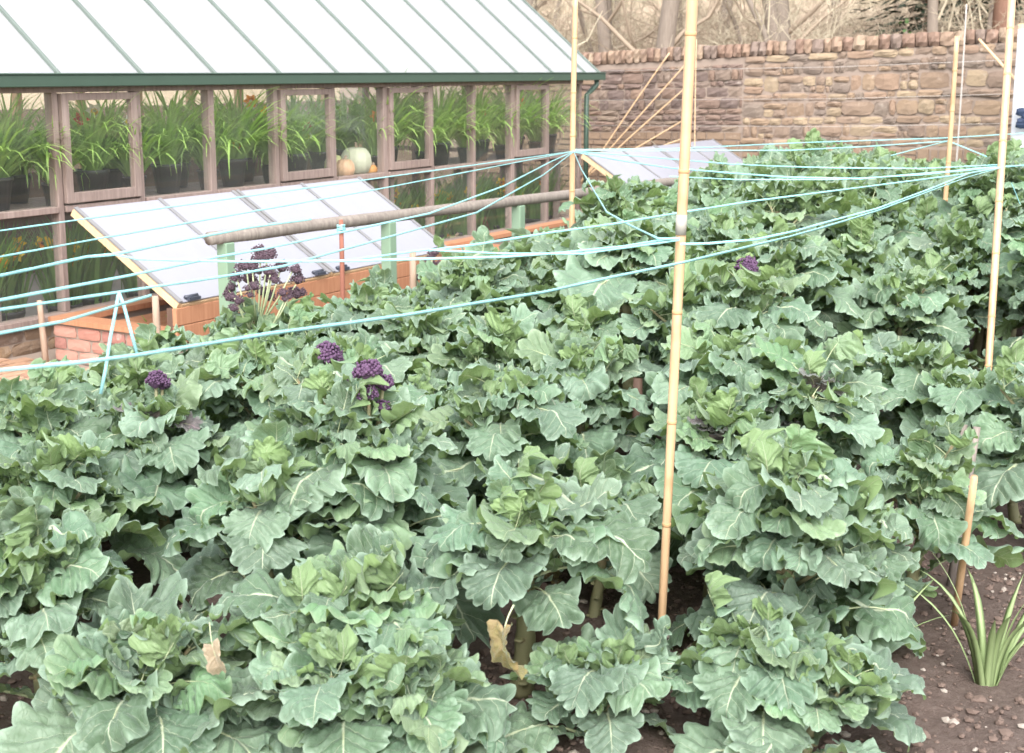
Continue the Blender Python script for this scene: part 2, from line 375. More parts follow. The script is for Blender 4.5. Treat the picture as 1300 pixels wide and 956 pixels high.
# soil bed: real relief
def soil_z(x, y):
    n = noise.fractal(Vector((x*2.1, y*2.1, 3.3)), 1.0, 2.0, 4)*.028+noise.noise(Vector((x*14, y*14, 1.0)))*.012+noise.noise(Vector((x*37, y*37, 5.0)))*.007
    return n+.012
b = MB(); X0, X1, Y0, Y1 = 2.5, 9.5, -6.4, 10.9; xs = []; y = Y0
ny = 0; ys = []
while y < Y1: ys.append(y); y += .03 if y < 0 else .09
xs = [X0+i*.035 for i in range(201)]
vs = [(x, y, soil_z(x, y)-(.04 if x < X0+.02 else 0)) for y in ys for x in xs]; nx = len(xs)
b.smooth = True; b.add(vs, [(j*nx+i, j*nx+i+1, (j+1)*nx+i+1, (j+1)*nx+i) for j in range(len(ys)-1) for i in range(nx-1)])
tag(b.obj('soil_bed', 'soil'), kind='structure')
b = MB(); p = MB()
for k in range(15000):
    x = R.uniform(5.0, 9.0) if k % 4 else R.uniform(3, 9); y = R.uniform(-5.6, 1.5) if k % 2 else R.uniform(-4.4, -1) ; r = R.choice([.004, .005, .006, .008, .010, .014])*R.uniform(.7, 1.2)
    (b if k % 11 else p).blob((x, y, soil_z(x, y)+r*.35), (r*R.uniform(.8, 1.5), r*R.uniform(.8, 1.5), r*.75), R, .25)
tag(b.obj('soil_clods', 'clod'), 'loose crumbs and clods of brown soil on the bed', kind='stuff')
tag(p.obj('soil_pebbles', 'pebble'), 'small pale stones lying in the brown soil', kind='stuff')
# brick path
b = MB(); b.box((.02, -7, -.025), (2.5, -.36, .0)); b.box((.02, -.36, -.025), (.34, 10.8, .0)); b.box((1.46, -.36, -.025), (2.5, 10.8, .0))
path = tag(b.obj('brick_path', 'mortar'), kind='structure')
pv = []
for k in range(5):
    m = MB(); w_, l_, h_ = .098, .203, .05
    m.hexa([(0+R.uniform(-.002, .002), 0, 0), (w_, 0, 0), (w_, l_, 0), (0, l_, 0), (.004, .004+R.uniform(0, .003), h_), (w_-.004, .004, h_+R.uniform(-.003, .003)), (w_-.004, l_-.004, h_), (.004, l_-.005, h_+R.uniform(-.003, .003))])
    pv.append(m.mesh('paver', 'paver'))
for i in range(13):
    for j in range(13):
        x = .035+i*.106; y = -2.6+j*.211+(i % 2)*.1-.02
        if y+.2 > -.37: continue
        link('paver', R.choice(pv), path, (x, y, -.035+R.uniform(-.002, .002)))
# ================================================================== STONE WALL (y = 11)
WY = 11.0
wall = thing('stone_wall', 'tall brown rubble stone garden wall with stones set on edge along its top', 'wall', (0, WY, 0))
def wtop(x): return 2.16+(x+1.5)*.046
b = MB(); xs_ = [-6+i*.5 for i in range(33)]
for a, c in zip(xs_[:-1], xs_[1:]):
    ha, hc = wtop(a)-.18, wtop(c)-.18
    b.add([(a, .03, 0), (c, .03, 0), (c, .03, hc), (a, .03, ha), (a, .42, 0), (c, .42, 0), (c, .42, hc), (a, .42, ha)], [(0, 1, 2, 3), (5, 4, 7, 6), (3, 2, 6, 7)])
b.obj('mortar_core', 'mortar', wall)
def stone_mesh(nm, mt, rough):
    m = MB(); m.smooth = False; v = []; N = 4; rg = R
    for j in range(N):
        for i in range(N):
            u_ = i/(N-1); q = j/(N-1); edge = i in (0, N-1) or j in (0, N-1)
            x = u_-.5+rg.uniform(-1, 1)*rough*(.6 if edge else .5); z = q-.5+rg.uniform(-1, 1)*rough*(.6 if edge else .5)
            if (i in (0, N-1)) and (j in (0, N-1)): x *= .94-rough*.5; z *= .92-rough*.5
            v.append((x, .10+rg.uniform(-.06, .06) if edge else rg.uniform(-.06, .07), z))
    n0 = len(v); ring = [0, 1, 2, 3, 7, 11, 15, 14, 13, 12, 8, 4]
    for k in ring: v.append((v[k][0], 1.0, v[k][2]))
    fs = [(j*N+i, j*N+i+1, (j+1)*N+i+1, (j+1)*N+i) for j in range(N-1) for i in range(N-1)]
    L = len(ring); fs += [(ring[(k+1) % L], ring[k], n0+k, n0+(k+1) % L) for k in range(L)]
    m.add(v, fs); return m.mesh(nm, mt)
sv = [stone_mesh('stone', 'rubble', .10) for _ in range(10)]; bv = [stone_mesh('brick', 'wall_brick', .045) for _ in range(6)]; cv = [stone_mesh('coping_stone', 'coping', .05) for _ in range(6)]
rest = MB(); VIS0 = .75
def put_stone(me, name, x0, x1, z0, z1, ok):
    if ok:
        o = link(name, me, wall, ((x0+x1)/2, .0+R.uniform(-.015, .015), (z0+z1)/2), (R.uniform(-.03, .03), R.uniform(-.02, .02), R.uniform(-.03, .03)), ((x1-x0), .13, (z1-z0)))
    else: rest.box((x0+.006, R.uniform(-.01, .02), z0+.006), (x1-.006, .1, z1-.006))
# brick region x<.62, random rubble beyond; courses rise with the top
XB = .72; zc = 0.0; nst = 0
course = 0
z = .02
while z < 2.4:
    hgt = R.choice([.065, .075, .08, .11, .14]); x = -3.6+R.uniform(0, .2)
    while x < XB:
        wd = R.choice([.1, .15, .21, .23, .26, .32]); x1 = min(x+wd, XB)
        sl_ = (x+1.5)*.046*z/2.2+.012*noise.noise(Vector((x*.8, z*2, 0)))
        if z+sl_+hgt < wtop(x)-.17 and x1-x > .05: put_stone(R.choice(bv), 'brick', x+.006, x1-.006, z+sl_+.005, z+sl_+hgt-.005, z > .95 and x > -1.75); nst += 1
        x = x1
    z += hgt
z = .02
ns = 0
while z < 2.5:
    hgt = R.choice([.10, .13, .16, .19, .21]); x = XB+R.uniform(.0, .03)
    while x < 9:
        wd = R.choice([.11, .15, .19, .24, .30, .36])*R.uniform(.85, 1.15); x1 = x+wd; sl_ = (x+1.5)*.046*z/2.2+.05*noise.noise(Vector((x*1.3, z*1.2, 0)))*(z < 1.75)
        top_ = wtop(x)-.17
        if z+sl_+.06 < top_:
            vis = z > .75 and x < 4.7
            h2 = min(hgt, top_-(z+sl_))
            if R.random() < .38 and h2 > .15:
                zs = h2*R.uniform(.38, .62)
                if R.random() < .5:
                    put_stone(R.choice(sv), 'stone', x+.008, x1-.008, z+sl_+.006, z+sl_+zs-.005, vis); put_stone(R.choice(sv), 'stone', x+.008, x1-.008, z+sl_+zs+.005, z+sl_+h2-.006, vis)
                else:
                    xm = x+wd*R.uniform(.4, .6)
                    for a, c in ((x, xm), (xm, x1)): put_stone(R.choice(sv), 'stone', a+.007, c-.007, z+sl_+.006, z+sl_+zs-.005, vis)
                    put_stone(R.choice(sv), 'stone', x+.008, x1-.008, z+sl_+zs+.005, z+sl_+h2-.006, vis)
            else: put_stone(R.choice(sv), 'stone', x+.008, x1-.008, z+sl_+.006, z+sl_+h2-.006, vis)
            ns += vis
        x = x1
    z += hgt
x = -3.6
while x < 9:
    wd = R.uniform(.085, .125) if x < 1.5 else R.uniform(.1, .18); zt = wtop(x)
    a = zt-.175; c = zt+R.uniform(-.012, .015)
    if -1.9 < x < 5: 
        o = link('coping_stone', R.choice(cv), wall, (x+wd/2, -.02+R.uniform(-.01, .01), (a+c)/2), (0, R.uniform(-.05, .05), 0), (wd-.008, .3, c-a))
    else: rest.box((x+.004, -.03, a), (x+wd-.004, .44, c))
    x += wd
tag(rest.obj('wall_stones', 'rubble', wall), kind='stuff')
print('stones', nst, ns)
# ================================================================== GREENHOUSE (front wall in plane x = 0)
gh = thing('greenhouse', 'long timber framed greenhouse with white glass roof and green gutter', 'greenhouse')
BAY = .767; P0 = .08; EV = 1.83; SILL = .98; BOT = .24; GB = 7.75; GD = -3.1; RX = -1.6; PIT = math.tan(radians(39.5))
posts = [P0+BAY*k for k in range(-4, 11)]; y_a, y_b = posts[0], posts[-1]
b = MB(); b.box((-.11, y_a-.05, -.02), (.03, y_b+.05, BOT-.055)); dw = b.obj('dwarf_wall', 'mortar', gh)
dm = [stone_mesh('block', 'dwarf_stone', .04) for _ in range(5)]
for j in range(2):
    y = -2.6+j*.15
    while y < 1.2:
        L_ = R.uniform(.2, .36)
        link('block', R.choice(dm), dw, (.04, y+L_/2, .045+j*.092), (0, 0, pi/2), (L_-.012, .06, .086)); y += L_
b = MB(); b.box((-.06, y_a-.05, BOT-.055), (.07, y_b+.05, BOT)); bevel(b.obj('bottom_sill', 'wood_weathered', gh))
b = MB(); b.box((-.055, y_a-.05, EV-.075), (.028, y_b+.05, EV+.02)); bevel(b.obj('wall_plate', 'wood_weathered', gh))
for k, y in enumerate(posts):
    wd = .05 if k % 3 else .065
    b = MB(); b.box((-.06, y-wd/2, BOT), (.022, y+wd/2, EV-.075)); bevel(b.obj('post', 'wood_weathered', gh))
for k in range(len(posts)-1):
    a, c = posts[k]+.034, posts[k+1]-.034; kk = k-4
    b = MB(); b.box((-.05, a, SILL-.045), (.036, c, SILL)); bevel(b.obj('transom', 'wood_weathered', gh))
    if kk in (-3, 0, 3, 5, 8):      # opening casement standing proud of the frame
        b = MB(); x0, x1 = .0, .05; z0, z1 = SILL+.015, EV-.08; q = .062
        for lo, hi in (((x0, a, z0), (x1, a+q, z1)), ((x0, c-q, z0), (x1, c, z1)), ((x0, a+q, z0), (x1-.002, c-q, z0+q+.01)), ((x0, a+q, z1-q*.8), (x1-.002, c-q, z1))): b.box(lo, hi)
        fr = bevel(b.obj('casement', 'wood_weathered', gh), .003)
        m = MB(); m.box((.018, a+q-.005, z0+q), (.023, c-q+.005, z1-q*.8+.003)); m.obj('pane', 'glass', fr)
    else:
        m = MB(); m.box((-.01, a-.012, SILL-.002), (-.005, c+.012, EV-.07)); m.obj('pane', 'glass', gh)
    m = MB(); m.box((-.01, a-.012, BOT-.002), (-.005, c+.012, SILL-.04)); m.obj('pane', 'glass', gh)
# roof
def roof(x): return EV+.05+(.06-x)*PIT
for k in range(len(posts)-1):
    a, c = posts[k], posts[k+1]+(.2 if k == len(posts)-2 else 0)
    if k == len(posts)-2: c = posts[-1]+.36
    z0, z1 = roof(.07), roof(RX)
    m = MB(); m.hexa([(.07, a+.004, z0-.008), (.07, c-.004, z0-.008), (RX, c-.004, z1-.008), (RX, a+.004, z1-.008), (.07, a+.004, z0), (.07, c-.004, z0), (RX, c-.004, z1), (RX, a+.004, z1)]); m.obj('roof_pane', 'roof_glass', gh)
    zb = roof(RX)-(RX-GD)*PIT
    m = MB(); m.hexa([(RX, a+.004, z1-.008), (RX, c-.004, z1-.008), (GD-.1, c-.004, zb-.09), (GD-.1, a+.004, zb-.09), (RX, a+.004, z1), (RX, c-.004, z1), (GD-.1, c-.004, zb-.082), (GD-.1, a+.004, zb-.082)]); m.obj('roof_pane', 'roof_glass', gh)
for k, y in enumerate(posts+[posts[-1]+.36]):
    b = MB(); b.beam((.085, y, roof(.085)+.008), (RX, y, roof(RX)+.008), .029, .03, (0, 0, 1)); b.obj('glazing_bar', 'glazing_bar', gh)
    b = MB(); b.beam((.0, y, roof(.0)-.07), (RX, y, roof(RX)-.07), .03, .09, (0, 0, 1)); b.obj('rafter', 'wood_weathered', gh)
    b = MB(); b.beam((RX, y, roof(RX)-.07), (GD, y, roof(RX)-(RX-GD)*PIT-.07), .03, .09, (0, 0, 1)); b.obj('rafter', 'wood_weathered', gh)
b = MB(); b.box((RX-.06, y_a-.1, roof(RX)), (RX+.06, posts[-1]+.4, roof(RX)+.06)); b.obj('ridge', 'paint_green', gh)
b = MB(); b.box((.035, y_a-.1, EV-.035), (.14, posts[-1]+.4, EV+.045)); b.box((.03, y_a-.1, EV+.045), (.15, posts[-1]+.4, EV+.057)); bevel(b.obj('gutter', 'paint_green', gh), .008, 2)
b = MB(); b.tube([(.085, 8.02, EV-.03), (.085, 8.02, EV-.09), (.05, 7.94, EV-.16), (.04, 7.86, EV-.2), (.04, 7.86, .02)], .03, 10); b.obj('downpipe', 'paint_green', gh)
# gable end
ye = posts[-1]
for x in (-.8, -1.55, -2.3, -3.05):
    b = MB(); b.box((x-.03, ye-.04, BOT), (x+.03, ye+.03, min(roof(x), roof(RX)-(RX-x)*PIT)-.1)); b.obj('gable_post', 'wood_weathered', gh)
b = MB(); b.box((GD, ye-.04, BOT-.05), (-.07, ye+.04, BOT)); b.box((GD, ye-.035, SILL-.05), (-.07, ye+.035, SILL)); b.box((GD, ye-.04, EV-.05), (-.07, ye+.04, EV)); b.obj('gable_rail', 'wood_weathered', gh)
b = MB(); b.box((GD, ye-.1, -.02), (-.11, ye+.04, BOT-.05)); b.obj('gable_base', 'frame_brick', gh)
xs_ = [-.03, -.8, -1.55, -2.3, -3.05]
for a, c in zip(xs_[:-1], xs_[1:]):
    m = MB(); t1 = min(roof(a), roof(RX)-(RX-a)*PIT)-.12; t2 = min(roof(c), roof(RX)-(RX-c)*PIT)-.12
    m.hexa([(c, ye-.004, BOT), (a, ye-.004, BOT), (a, ye+.001, BOT), (c, ye+.001, BOT), (c, ye-.004, t2), (a, ye-.004, t1), (a, ye+.001, t1), (c, ye+.001, t2)]); m.obj('gable_pane', 'glass', gh)
# far side of the house: low wall, posts and glass
b = MB(); b.box((GD-.12, y_a, -.02), (GD, y_b, .95)); b.obj('rear_wall', 'dwarf_stone', gh)
for y in posts:
    b = MB(); b.box((GD-.06, y-.03, .95), (GD+.02, y+.03, roof(RX)-(RX-GD)*PIT-.02)); b.obj('rear_post', 'wood_light', gh)
b = MB(); b.box((GD-.02, y_a, .96), (GD-.015, y_b, EV)); b.obj('rear_glazing', 'glass', gh)
# brick wall of the yard behind the greenhouse
hw = thing('yard_wall', 'buff brick wall seen dimly through the greenhouse glass', 'wall', (-4.4, 3, 0)); b = MB(); b.box((-.2, -9, 0), (0, 8, 1.5)); b.obj('wall_face', 'rubble', hw)
b = MB(); b.add([(GD, y_a, -.012), (-.11, y_a, -.012), (-.11, y_b, -.012), (GD, y_b, -.012)], [(0, 1, 2, 3)]); tag(b.obj('greenhouse_floor', 'concrete'), kind='structure')
# bench
bn = thing('plant_bench', 'slatted timber bench just inside the upper greenhouse windows', 'bench', (-.5, 2.5, 0))
for k in range(7): m = MB(); m.box((-.40+k*.115, -5.4, SILL-.05), (-.31+k*.115, 5.1, SILL-.025)); m.obj('slat', 'wood_weathered', bn)
for y in (-5, -2.9, -.6, 1.7, 4.0, 5.0):
    m = MB(); m.box((-.4, y-.03, -.012), (-.34, y+.03, SILL-.05)); m.box((.32, y-.03, -.012), (.38, y+.03, SILL-.05)); m.box((-.34, y-.025, SILL-.11), (.32, y+.025, SILL-.05)); m.obj('trestle', 'wood_weathered', bn)
# strappy plants in pots
def blades(rng, n, lmin, lmax, spread, droop, wd, r0=.06):
    m = MB(); m.smooth = True
    for k in range(n):
        a = rng.uniform(0, 2*pi); L = rng.uniform(lmin, lmax); el = radians(rng.uniform(90-spread, 88)); dr = rng.uniform(.3, 1)*droop*(1.5 if k % 5 == 0 else 1)
        p = Vector((cos(a)*rng.uniform(0, r0), sin(a)*rng.uniform(0, r0), 0)); pts = [p.copy()]; a2 = a+rng.uniform(-.4, .4); N = 6
        for i in range(N):
            e = el-dr*(i/N)**1.6; p = p+Vector((cos(a2)*cos(e), sin(a2)*cos(e), sin(e)))*L/N; pts.append(p.copy())
        ta = a2+pi/2+rng.uniform(-.5, .5); w0 = wd*rng.uniform(.7, 1.2)
        m.strip(pts, [w0*.8, w0, w0, w0*.95, w0*.8, w0*.5, .001], (cos(ta), sin(ta), 0))
    return m
rp = random.Random(3)
fol_up = [blades(rp, 170, .46, .86, 44, 2.3, .0105) for _ in range(4)]; fol_up = [m.mesh('foliage', 'strap_green') for m in fol_up]
fol_lo = [blades(rp, 130, .45, .66, 16, .6, .0095, .10).mesh('foliage', 'strap_dark') for _ in range(3)]
m = MB(); m.lathe([(.0, .004), (.075, .004), (.105, .185), (.112, .185), (.112, .21), (.1, .21), (.098, .18), (0, .18)], 16); pot_me = m.mesh('pot', 'black_plastic')
def daff(pm, cm):
    m = MB(); 
    for k in range(6):
        a = k*pi/3; d = Vector((cos(a), 0, sin(a))); s_ = Vector((-sin(a), 0, cos(a)))
        m.add([d*.006, d*.022+s_*.013+Vector((0, -.003, 0)), d*.042, d*.022-s_*.013+Vector((0, -.003, 0))], [(0, 1, 2, 3)])
    m.mi = 1; m.smooth = True; n = 8; vs = []
    for r, y in ((.009, 0), (.011, -.018), (.017, -.03)):
        for k in range(n): vs.append((r*cos(2*pi*k/n), y, r*sin(2*pi*k/n)))
    m.add(vs, [(i*n+k, i*n+(k+1) % n, (i+1)*n+(k+1) % n, (i+1)*n+k) for i in range(2) for k in range(n)])
    return m.mesh('flower', [pm, cm])
fl_y = daff('petal_yellow', 'petal_orange'); fl_w = daff('petal_white', 'petal_yellow'); fl_o = daff('petal_orange', 'petal_orange'); fl_r = daff('petal_red', 'petal_red')
m = MB(); m.tube([(0, 0, 0), (.004, 0, .3), (.0, -.01, .6)], [.004, .0035, .003], 5); stalk_me = m.mesh('flower_stalk', 'strap_dark')
ORD = ['first', 'second', 'third', 'fourth', 'fifth', 'sixth', 'seventh', 'eighth', 'ninth', 'tenth', 'eleventh']
def potted(name, label, cat, loc, fol, s, flowers, group, potscale=1.0):
    t = thing(name, label, cat, loc, R.uniform(0, 6.28), group)
    link('pot', pot_me, t, (0, 0, 0), None, potscale)
    f_ = link('foliage', fol, t, (0, 0, .17*potscale), None, (s[0], s[0], s[1])); tag(f_, kind='stuff')
    rz = t.rotation_euler.z
    for (dx, dy, dz, fm) in flowers:
        v = Vector((dx, dy, 0)); v.rotate(Matrix.Rotation(-rz, 3, 'Z'))
        st = link('flower_stalk', stalk_me, t, (v.x, v.y, .17*potscale), (0, 0, -rz+R.uniform(-.5, .5)), (1, 1, (dz-.17*potscale)/.6))
        link('flower', fm, st, (0, -.012, .6), (R.uniform(-.2, .3), 0, R.uniform(.3, 1.1)), (1.5*R.uniform(.95, 1.2), 1.5, 1.5*.6/(dz-.17*potscale)))
    return t
skip = {4}
for kk in range(-2, 10):
    yc = posts[kk+4]+BAY/2; c_ = '%s upper bay from the right end' % ORD[9-kk] if 0 <= kk else ('the upper bay at the left edge' if kk == -1 else 'the upper bay beyond the left edge')
    fl = {-1: [(.05, -.1, .62, fl_o)], 0: [(-.02, .08, .66, fl_w), (.02, -.08, .60, fl_r)], 2: [(.05, .2, .7, fl_o), (.02, .24, .68, fl_w), (.09, .0, .33, fl_y)], 3: [(.06, .12, .46, fl_r), (.07, .1, .38, fl_w)], 7: [(.08, -.05, .50, fl_r)], 8: [(.04, .1, .6, fl_o)]}.get(kk, [])
    if kk == 4:
        potted('potted_plant', 'black pot of bright strappy leaves on the bench behind the squashes', 'plant', (-.55, yc+.12, SILL-.024), fol_up[0], (1.05, 1.0), [], 'potted bulbs on the greenhouse bench'); continue
    potted('potted_plant', 'large pot of bright arching leaves in the '.replace('the ', '' if 'the' in c_ else 'the ') + c_, 'plant', (-.27, yc+R.uniform(-.02, .2), SILL-.024), R.choice(fol_up), (R.uniform(.95, 1.25), R.uniform(.95, 1.08)), fl, 'potted bulbs on the greenhouse bench', 1.12)
    potted('potted_plant', 'slim pot of upright blades near the glass, ' + c_.replace('the upper', 'upper'), 'plant', (-.2, yc-R.uniform(.2, .3), SILL-.024), R.choice(fol_up), (R.uniform(.7, .85), R.uniform(.85, 1.0)), [(.04, R.uniform(-.1, .1), R.uniform(.4, .62), R.choice([fl_y, fl_w, fl_r, fl_o]))] if kk % 2 else [], 'potted bulbs on the greenhouse bench', .8)
    potted('potted_plant', 'black pot of grassy leaves set back in '+('' if 'the' == c_[:3] else 'the ') + c_, 'plant', (-.55 if kk % 2 else -.62, yc-R.uniform(.12, .24), SILL-.024), R.choice(fol_up), (R.uniform(1.0, 1.25), R.uniform(.95, 1.1)), [], 'potted bulbs on the greenhouse bench')
for kk in range(-2, 10):
    for q in range(2):
        yc = posts[kk+4]+BAY*(.28+.46*q); c_ = '%s lower bay from right' % ORD[9-kk] if 0 <= kk else ('lower bay at left edge' if kk == -1 else 'lower bay beyond left edge')
        if kk in (3, 4): continue
        nf = {-2: 5, -1: 5, 0: 3, 5: 2, 6: 2, 7: 4, 8: 2, 9: 1}.get(kk, 1)+1
        fl = [(R.uniform(-.02, .12), R.uniform(-.2, .2), R.uniform(.5, .72), fl_y) for _ in range(nf)]
        potted('potted_daffodil', 'potted yellow daffodils at the %s of the %s' % (('left', 'right')[q], c_), 'plant', (-.26-.12*q, yc, .0), R.choice(fol_lo), (R.uniform(1.15, 1.6), R.uniform(.9, 1.1)), fl, 'potted daffodils on the greenhouse floor', 1.15)
def squash(label, loc, r, h, mt, ribs=10, depth=.08):
    t = thing('squash', label, 'squash', loc, R.uniform(0, 3)); m = MB()
    prof = [(0, .12*h), (.45*r, .02*h), (.8*r, .12*h), (r, .42*h), (.93*r, .72*h), (.65*r, .95*h), (.3*r, h), (.05*r, .93*h)]
    m.lathe(prof, 40, lambda a: 1-depth*abs(cos(a*ribs/2))**3*1.0); m.obj('rind', mt, t)
    m = MB(); m.tube([(0, 0, h*.9), (.01, 0, h*1.05), (.03, .01, h*1.15)], [.02, .014, .013], 7); m.obj('stalk', 'wood_stake', t); return t
def sq(px, py, x): p = atx(px, py, x); return p
zb = SILL-.024
for (px, r, h, mt, lab, x) in ((452, .150, .255, 'squash_cream', 'large pale cream squash resting on the bench behind the fourth casement', -.2), (437, .10, .165, 'squash_pink', 'round pinkish squash against the big cream squash', -.10), (424, .09, .2, 'squash_green', 'striped yellow green squash at the left of the squash row', -.2), (471, .06, .09, 'squash_orange', 'small orange squash at the right of the cream squash', -.11)):
    p = atx(px, 205, x); squash(lab, (x, p.y, zb), r, h, mt)
for (px, r, h, mt, lab, x) in ((578, .15, .22, 'squash_green', 'pale green pumpkin on the greenhouse floor behind lower glass', -.24), (561, .13, .24, 'squash_orange', 'orange pumpkin on the floor beside the pale green pumpkin', -.42)):
    p = atx(px, 290, x); squash(lab, (x, p.y, -.012), r, h, mt, 12, .12)
# ================================================================== COLD FRAMES
def cold_frame(y0, y1, ly0, nl, lw, label, bricks):
    t = thing('cold_frame', label, 'cold frame', (.9, y0, 0)); ox = .9
    xb, xf = .36-ox, 1.44-ox; L = y1-y0
    b = MB(); b.box((xb, 0, -.02), (xb+.11, L, .26)); bw = b.obj('back_wall', 'mortar', t)
    b = MB(); b.box((xf-.11, .0, -.02), (xf, L, .22)); fw = b.obj('front_wall', 'mortar', t)
    b = MB(); b.box((xb+.11, .0, -.02), (xf-.11, .11, .26)); ew = b.obj('end_wall', 'mortar', t)
    b = MB(); b.box((xb+.11, L-.11, -.02), (xf-.11, L, .26)); b.obj('end_wall', 'mortar', t)
    if bricks:
        bm_ = [stone_mesh('brick', 'frame_brick', .03) for _ in range(4)]
        for j in range(3):
            x = xb-(.1 if j % 2 else 0)
            while x < xf:
                a = max(x, xb); c = min(x+.215, xf)
                if c-a > .04: link('brick', R.choice(bm_), ew, ((a+c)/2, -.012, .045+j*.082), None, (c-a-.01, .05, .074))
                x += .225
    b = MB(); b.box((xb-.02, -.03, .262), (xb+.13, L, .30)); b.box((xb+.13, -.03, .262), (xf-.02, .13, .298)); b.obj('timber_capping', 'wood_cedar', t)
    # boards lying over the end of the bed, soil and seedlings inside
    for k in range(3):
        b = MB(); b.box((xb+.15+k*.17, .14, .20), (xb+.31+k*.17, .95-.1*k, .225)); bevel(b.obj('loose_board', 'wood_cedar', t))
    b = MB(); b.add([(xb+.11, .11, .12), (xf-.11, .11, .12), (xf-.11, L-.11, .12), (xb+.11, L-.11, .12)], [(0, 1, 2, 3)]); b.obj('compost', 'soil', t)
    m = MB(); rg = random.Random(5)
    for k in range(160):
        c = Vector((rg.uniform(xb+.3, xf-.2), rg.uniform(.3, L-.2), .13)); a = rg.uniform(0, 6.28); d = Vector((cos(a), sin(a), rg.uniform(.4, 1.6)))*rg.uniform(.04, .11); s_ = Vector((-sin(a), cos(a), 0))
        m.strip([c, c+d*.5, c+d], [.006, .02, .003], s_)
    tag(m.obj('seedlings', 'strap_green', t), kind='stuff')
    for k in range(2): b = MB(); b.box((xf-.005, .0, .22+k*.115), (xf+.03, L, .332+k*.115)); bevel(b.obj('front_board', 'wood_cedar', t))
    for yy in (.06, L-.06): b = MB(); b.box((xf-.07, yy-.04, .0), (xf-.007, yy+.04, .44)); b.obj('corner_post', 'wood_dark_stake', t)
    # propped lights, hinged on the front board
    X0_, Z0_, X1_, Z1_ = xf+.02, .455, .57-ox, 1.0
    for i in range(nl):
        a = ly0-y0+i*(lw+.012); c = a+lw
        lt = MB(); up = Vector((Z1_-Z0_, 0, X0_-X1_)).normalized()
        def P(s_, y, h): return Vector((X0_, y, Z0_))*(1-s_)+Vector((X1_, y, Z1_))*s_+up*h
        for yy in (a+.018, c-.018): lt.beam(P(0, yy, .0), P(1, yy, .0), .036, .045, up)
        lt.beam(P(.016, a+.036, 0), P(.016, c-.036, 0), .045, .03, up); lt.beam(P(.984, a+.036, 0), P(.984, c-.036, 0), .045, .03, up)
        fr = lt.obj('light_frame', 'wood_light', t)
        ym = (a+c)/2
        for p, q in ((a+.02, ym), (ym, c-.02)):
            m = MB(); v = []
            for h in (.025, .031):
                v += [P(.0, p+.003, h), P(.0, q-.003, h), P(.995, q-.003, h), P(.995, p+.003, h)]
            m.hexa([v[3], v[2], v[1], v[0], v[7], v[6], v[5], v[4]]) ; m.obj('glazing_sheet', 'light_sheet', fr)
        for yy in (a+.02, ym, c-.02):
            m = MB(); m.beam(P(.0, yy, .036), P(1, yy, .036), .03, .012, up); m.obj('cover_strip', 'strip_grey', fr)
        for yy in (a+.13, c-.13):
            m = MB(); m.box((X0_-.03, yy-.05, Z0_+.03), (X0_+.035, yy+.05, Z0_+.05)); m.tube([(X0_+.0, yy-.055, Z0_+.052), (X0_+.0, yy+.055, Z0_+.052)], .012, 8); m.obj('hinge', 'hinge_metal', t)
        for yy in ((c-.1,) if i == 0 else (a+.1, c-.1)):
            m = MB(); m.beam((xb+.06, yy, .295), P(.93, yy, -.03), .03, .03); m.obj('prop', 'wood_light', t)
    return t
cold_frame(-.34, 3.3, -.32, 2, 1.53, 'brick and cedar cold frame with propped white lights beside the greenhouse', True)
cold_frame(4.05, 10.4, 6.75, 2, 1.8, 'second cold frame with white lights standing close to the stone wall', False)
# ================================================================== RAIL
pa = atz(265, 303, .92); pb = atz(893, 226, .92)
rl = thing('post_rail', 'weathered grey log rail on green posts beside the cold frame', 'railing', (pa.x, pa.y, 0))
b = MB(); N = 14; b.tube([(pb-pa)*(i/N)+Vector((0, 0, .92+noise.noise(Vector((i*1.7, 0, 0)))*.008)) for i in range(N+1)], [.042+noise.noise(Vector((i*.9, 4, 0)))*.004 for i in range(N+1)], 10); b.obj('rail', 'wood_rail', rl)
dv = (pb-pa)
for px in (286, 493, 658, 800):
    tt = (px-265)/(893-265); lo, hi = 0, 1
    for _ in range(30):
        mid = (lo+hi)/2
        if proj(pa+dv*mid+Vector((0, 0, 0)))[0] < px: lo = mid
        else: hi = mid
    c = dv*lo; b = MB(); b.box((c.x-.04, c.y-.04, -.03), (c.x+.04, c.y+.04, .885)); bevel(b.obj('post', 'paint_post_green', rl), .006)
# ================================================================== CANES AND STAKES
def cane(name, label, base, top, r0, r1, cat='cane', mt='bamboo', nodes=.32, group=None, taped=None):
    base, top = Vector(base), Vector(top); t = thing(name, label, cat, base, 0, group); d = top-base; L = d.length; n = max(3, int(L/.12)); m = MB(); pts = []; rs = []; rg = random.Random(int(L*1000))
    bow = Vector((rg.uniform(-1, 1), rg.uniform(-1, 1), 0))*.006*L
    for i in range(n+1):
        q = i/n; pts.append(d*q+bow*sin(pi*q)); rs.append(r0+(r1-r0)*q)
    m.tube(pts, rs, 12); m.obj('shaft', mt, t)
    if nodes:
        q = rg.uniform(.1, nodes)
        while q < L:
            f_ = q/L; c = d*f_+bow*sin(pi*f_); r = r0+(r1-r0)*f_; dn = d.normalized(); m = MB(); m.tube([c-dn*.007, c-dn*.0025, c+dn*.0025, c+dn*.007], [r*1.0, r*1.07, r*1.06, r*1.0], 12); m.obj('node_ring', 'bamboo_node', t); q += nodes*rg.uniform(.8, 1.2)
    if taped is not None:
        c = d*(taped/L); dn = d.normalized(); m = MB(); m.tube([c-dn*.03, c+dn*.03], (r0+r1)/2*1.12, 12); m.obj('tape', 'tape', t)
    return t
c1b = atz(836, 868, 0.0); k1 = atz(864, 300, 1.41); dd = (k1-c1b); c1 = c1b+dd*(2.25/1.41)
cane('bamboo_cane', 'thick tall bamboo cane standing nearest in front among the leaves', c1b-dd*.03, c1, .0125, .0175, taped=1.49, nodes=.36)
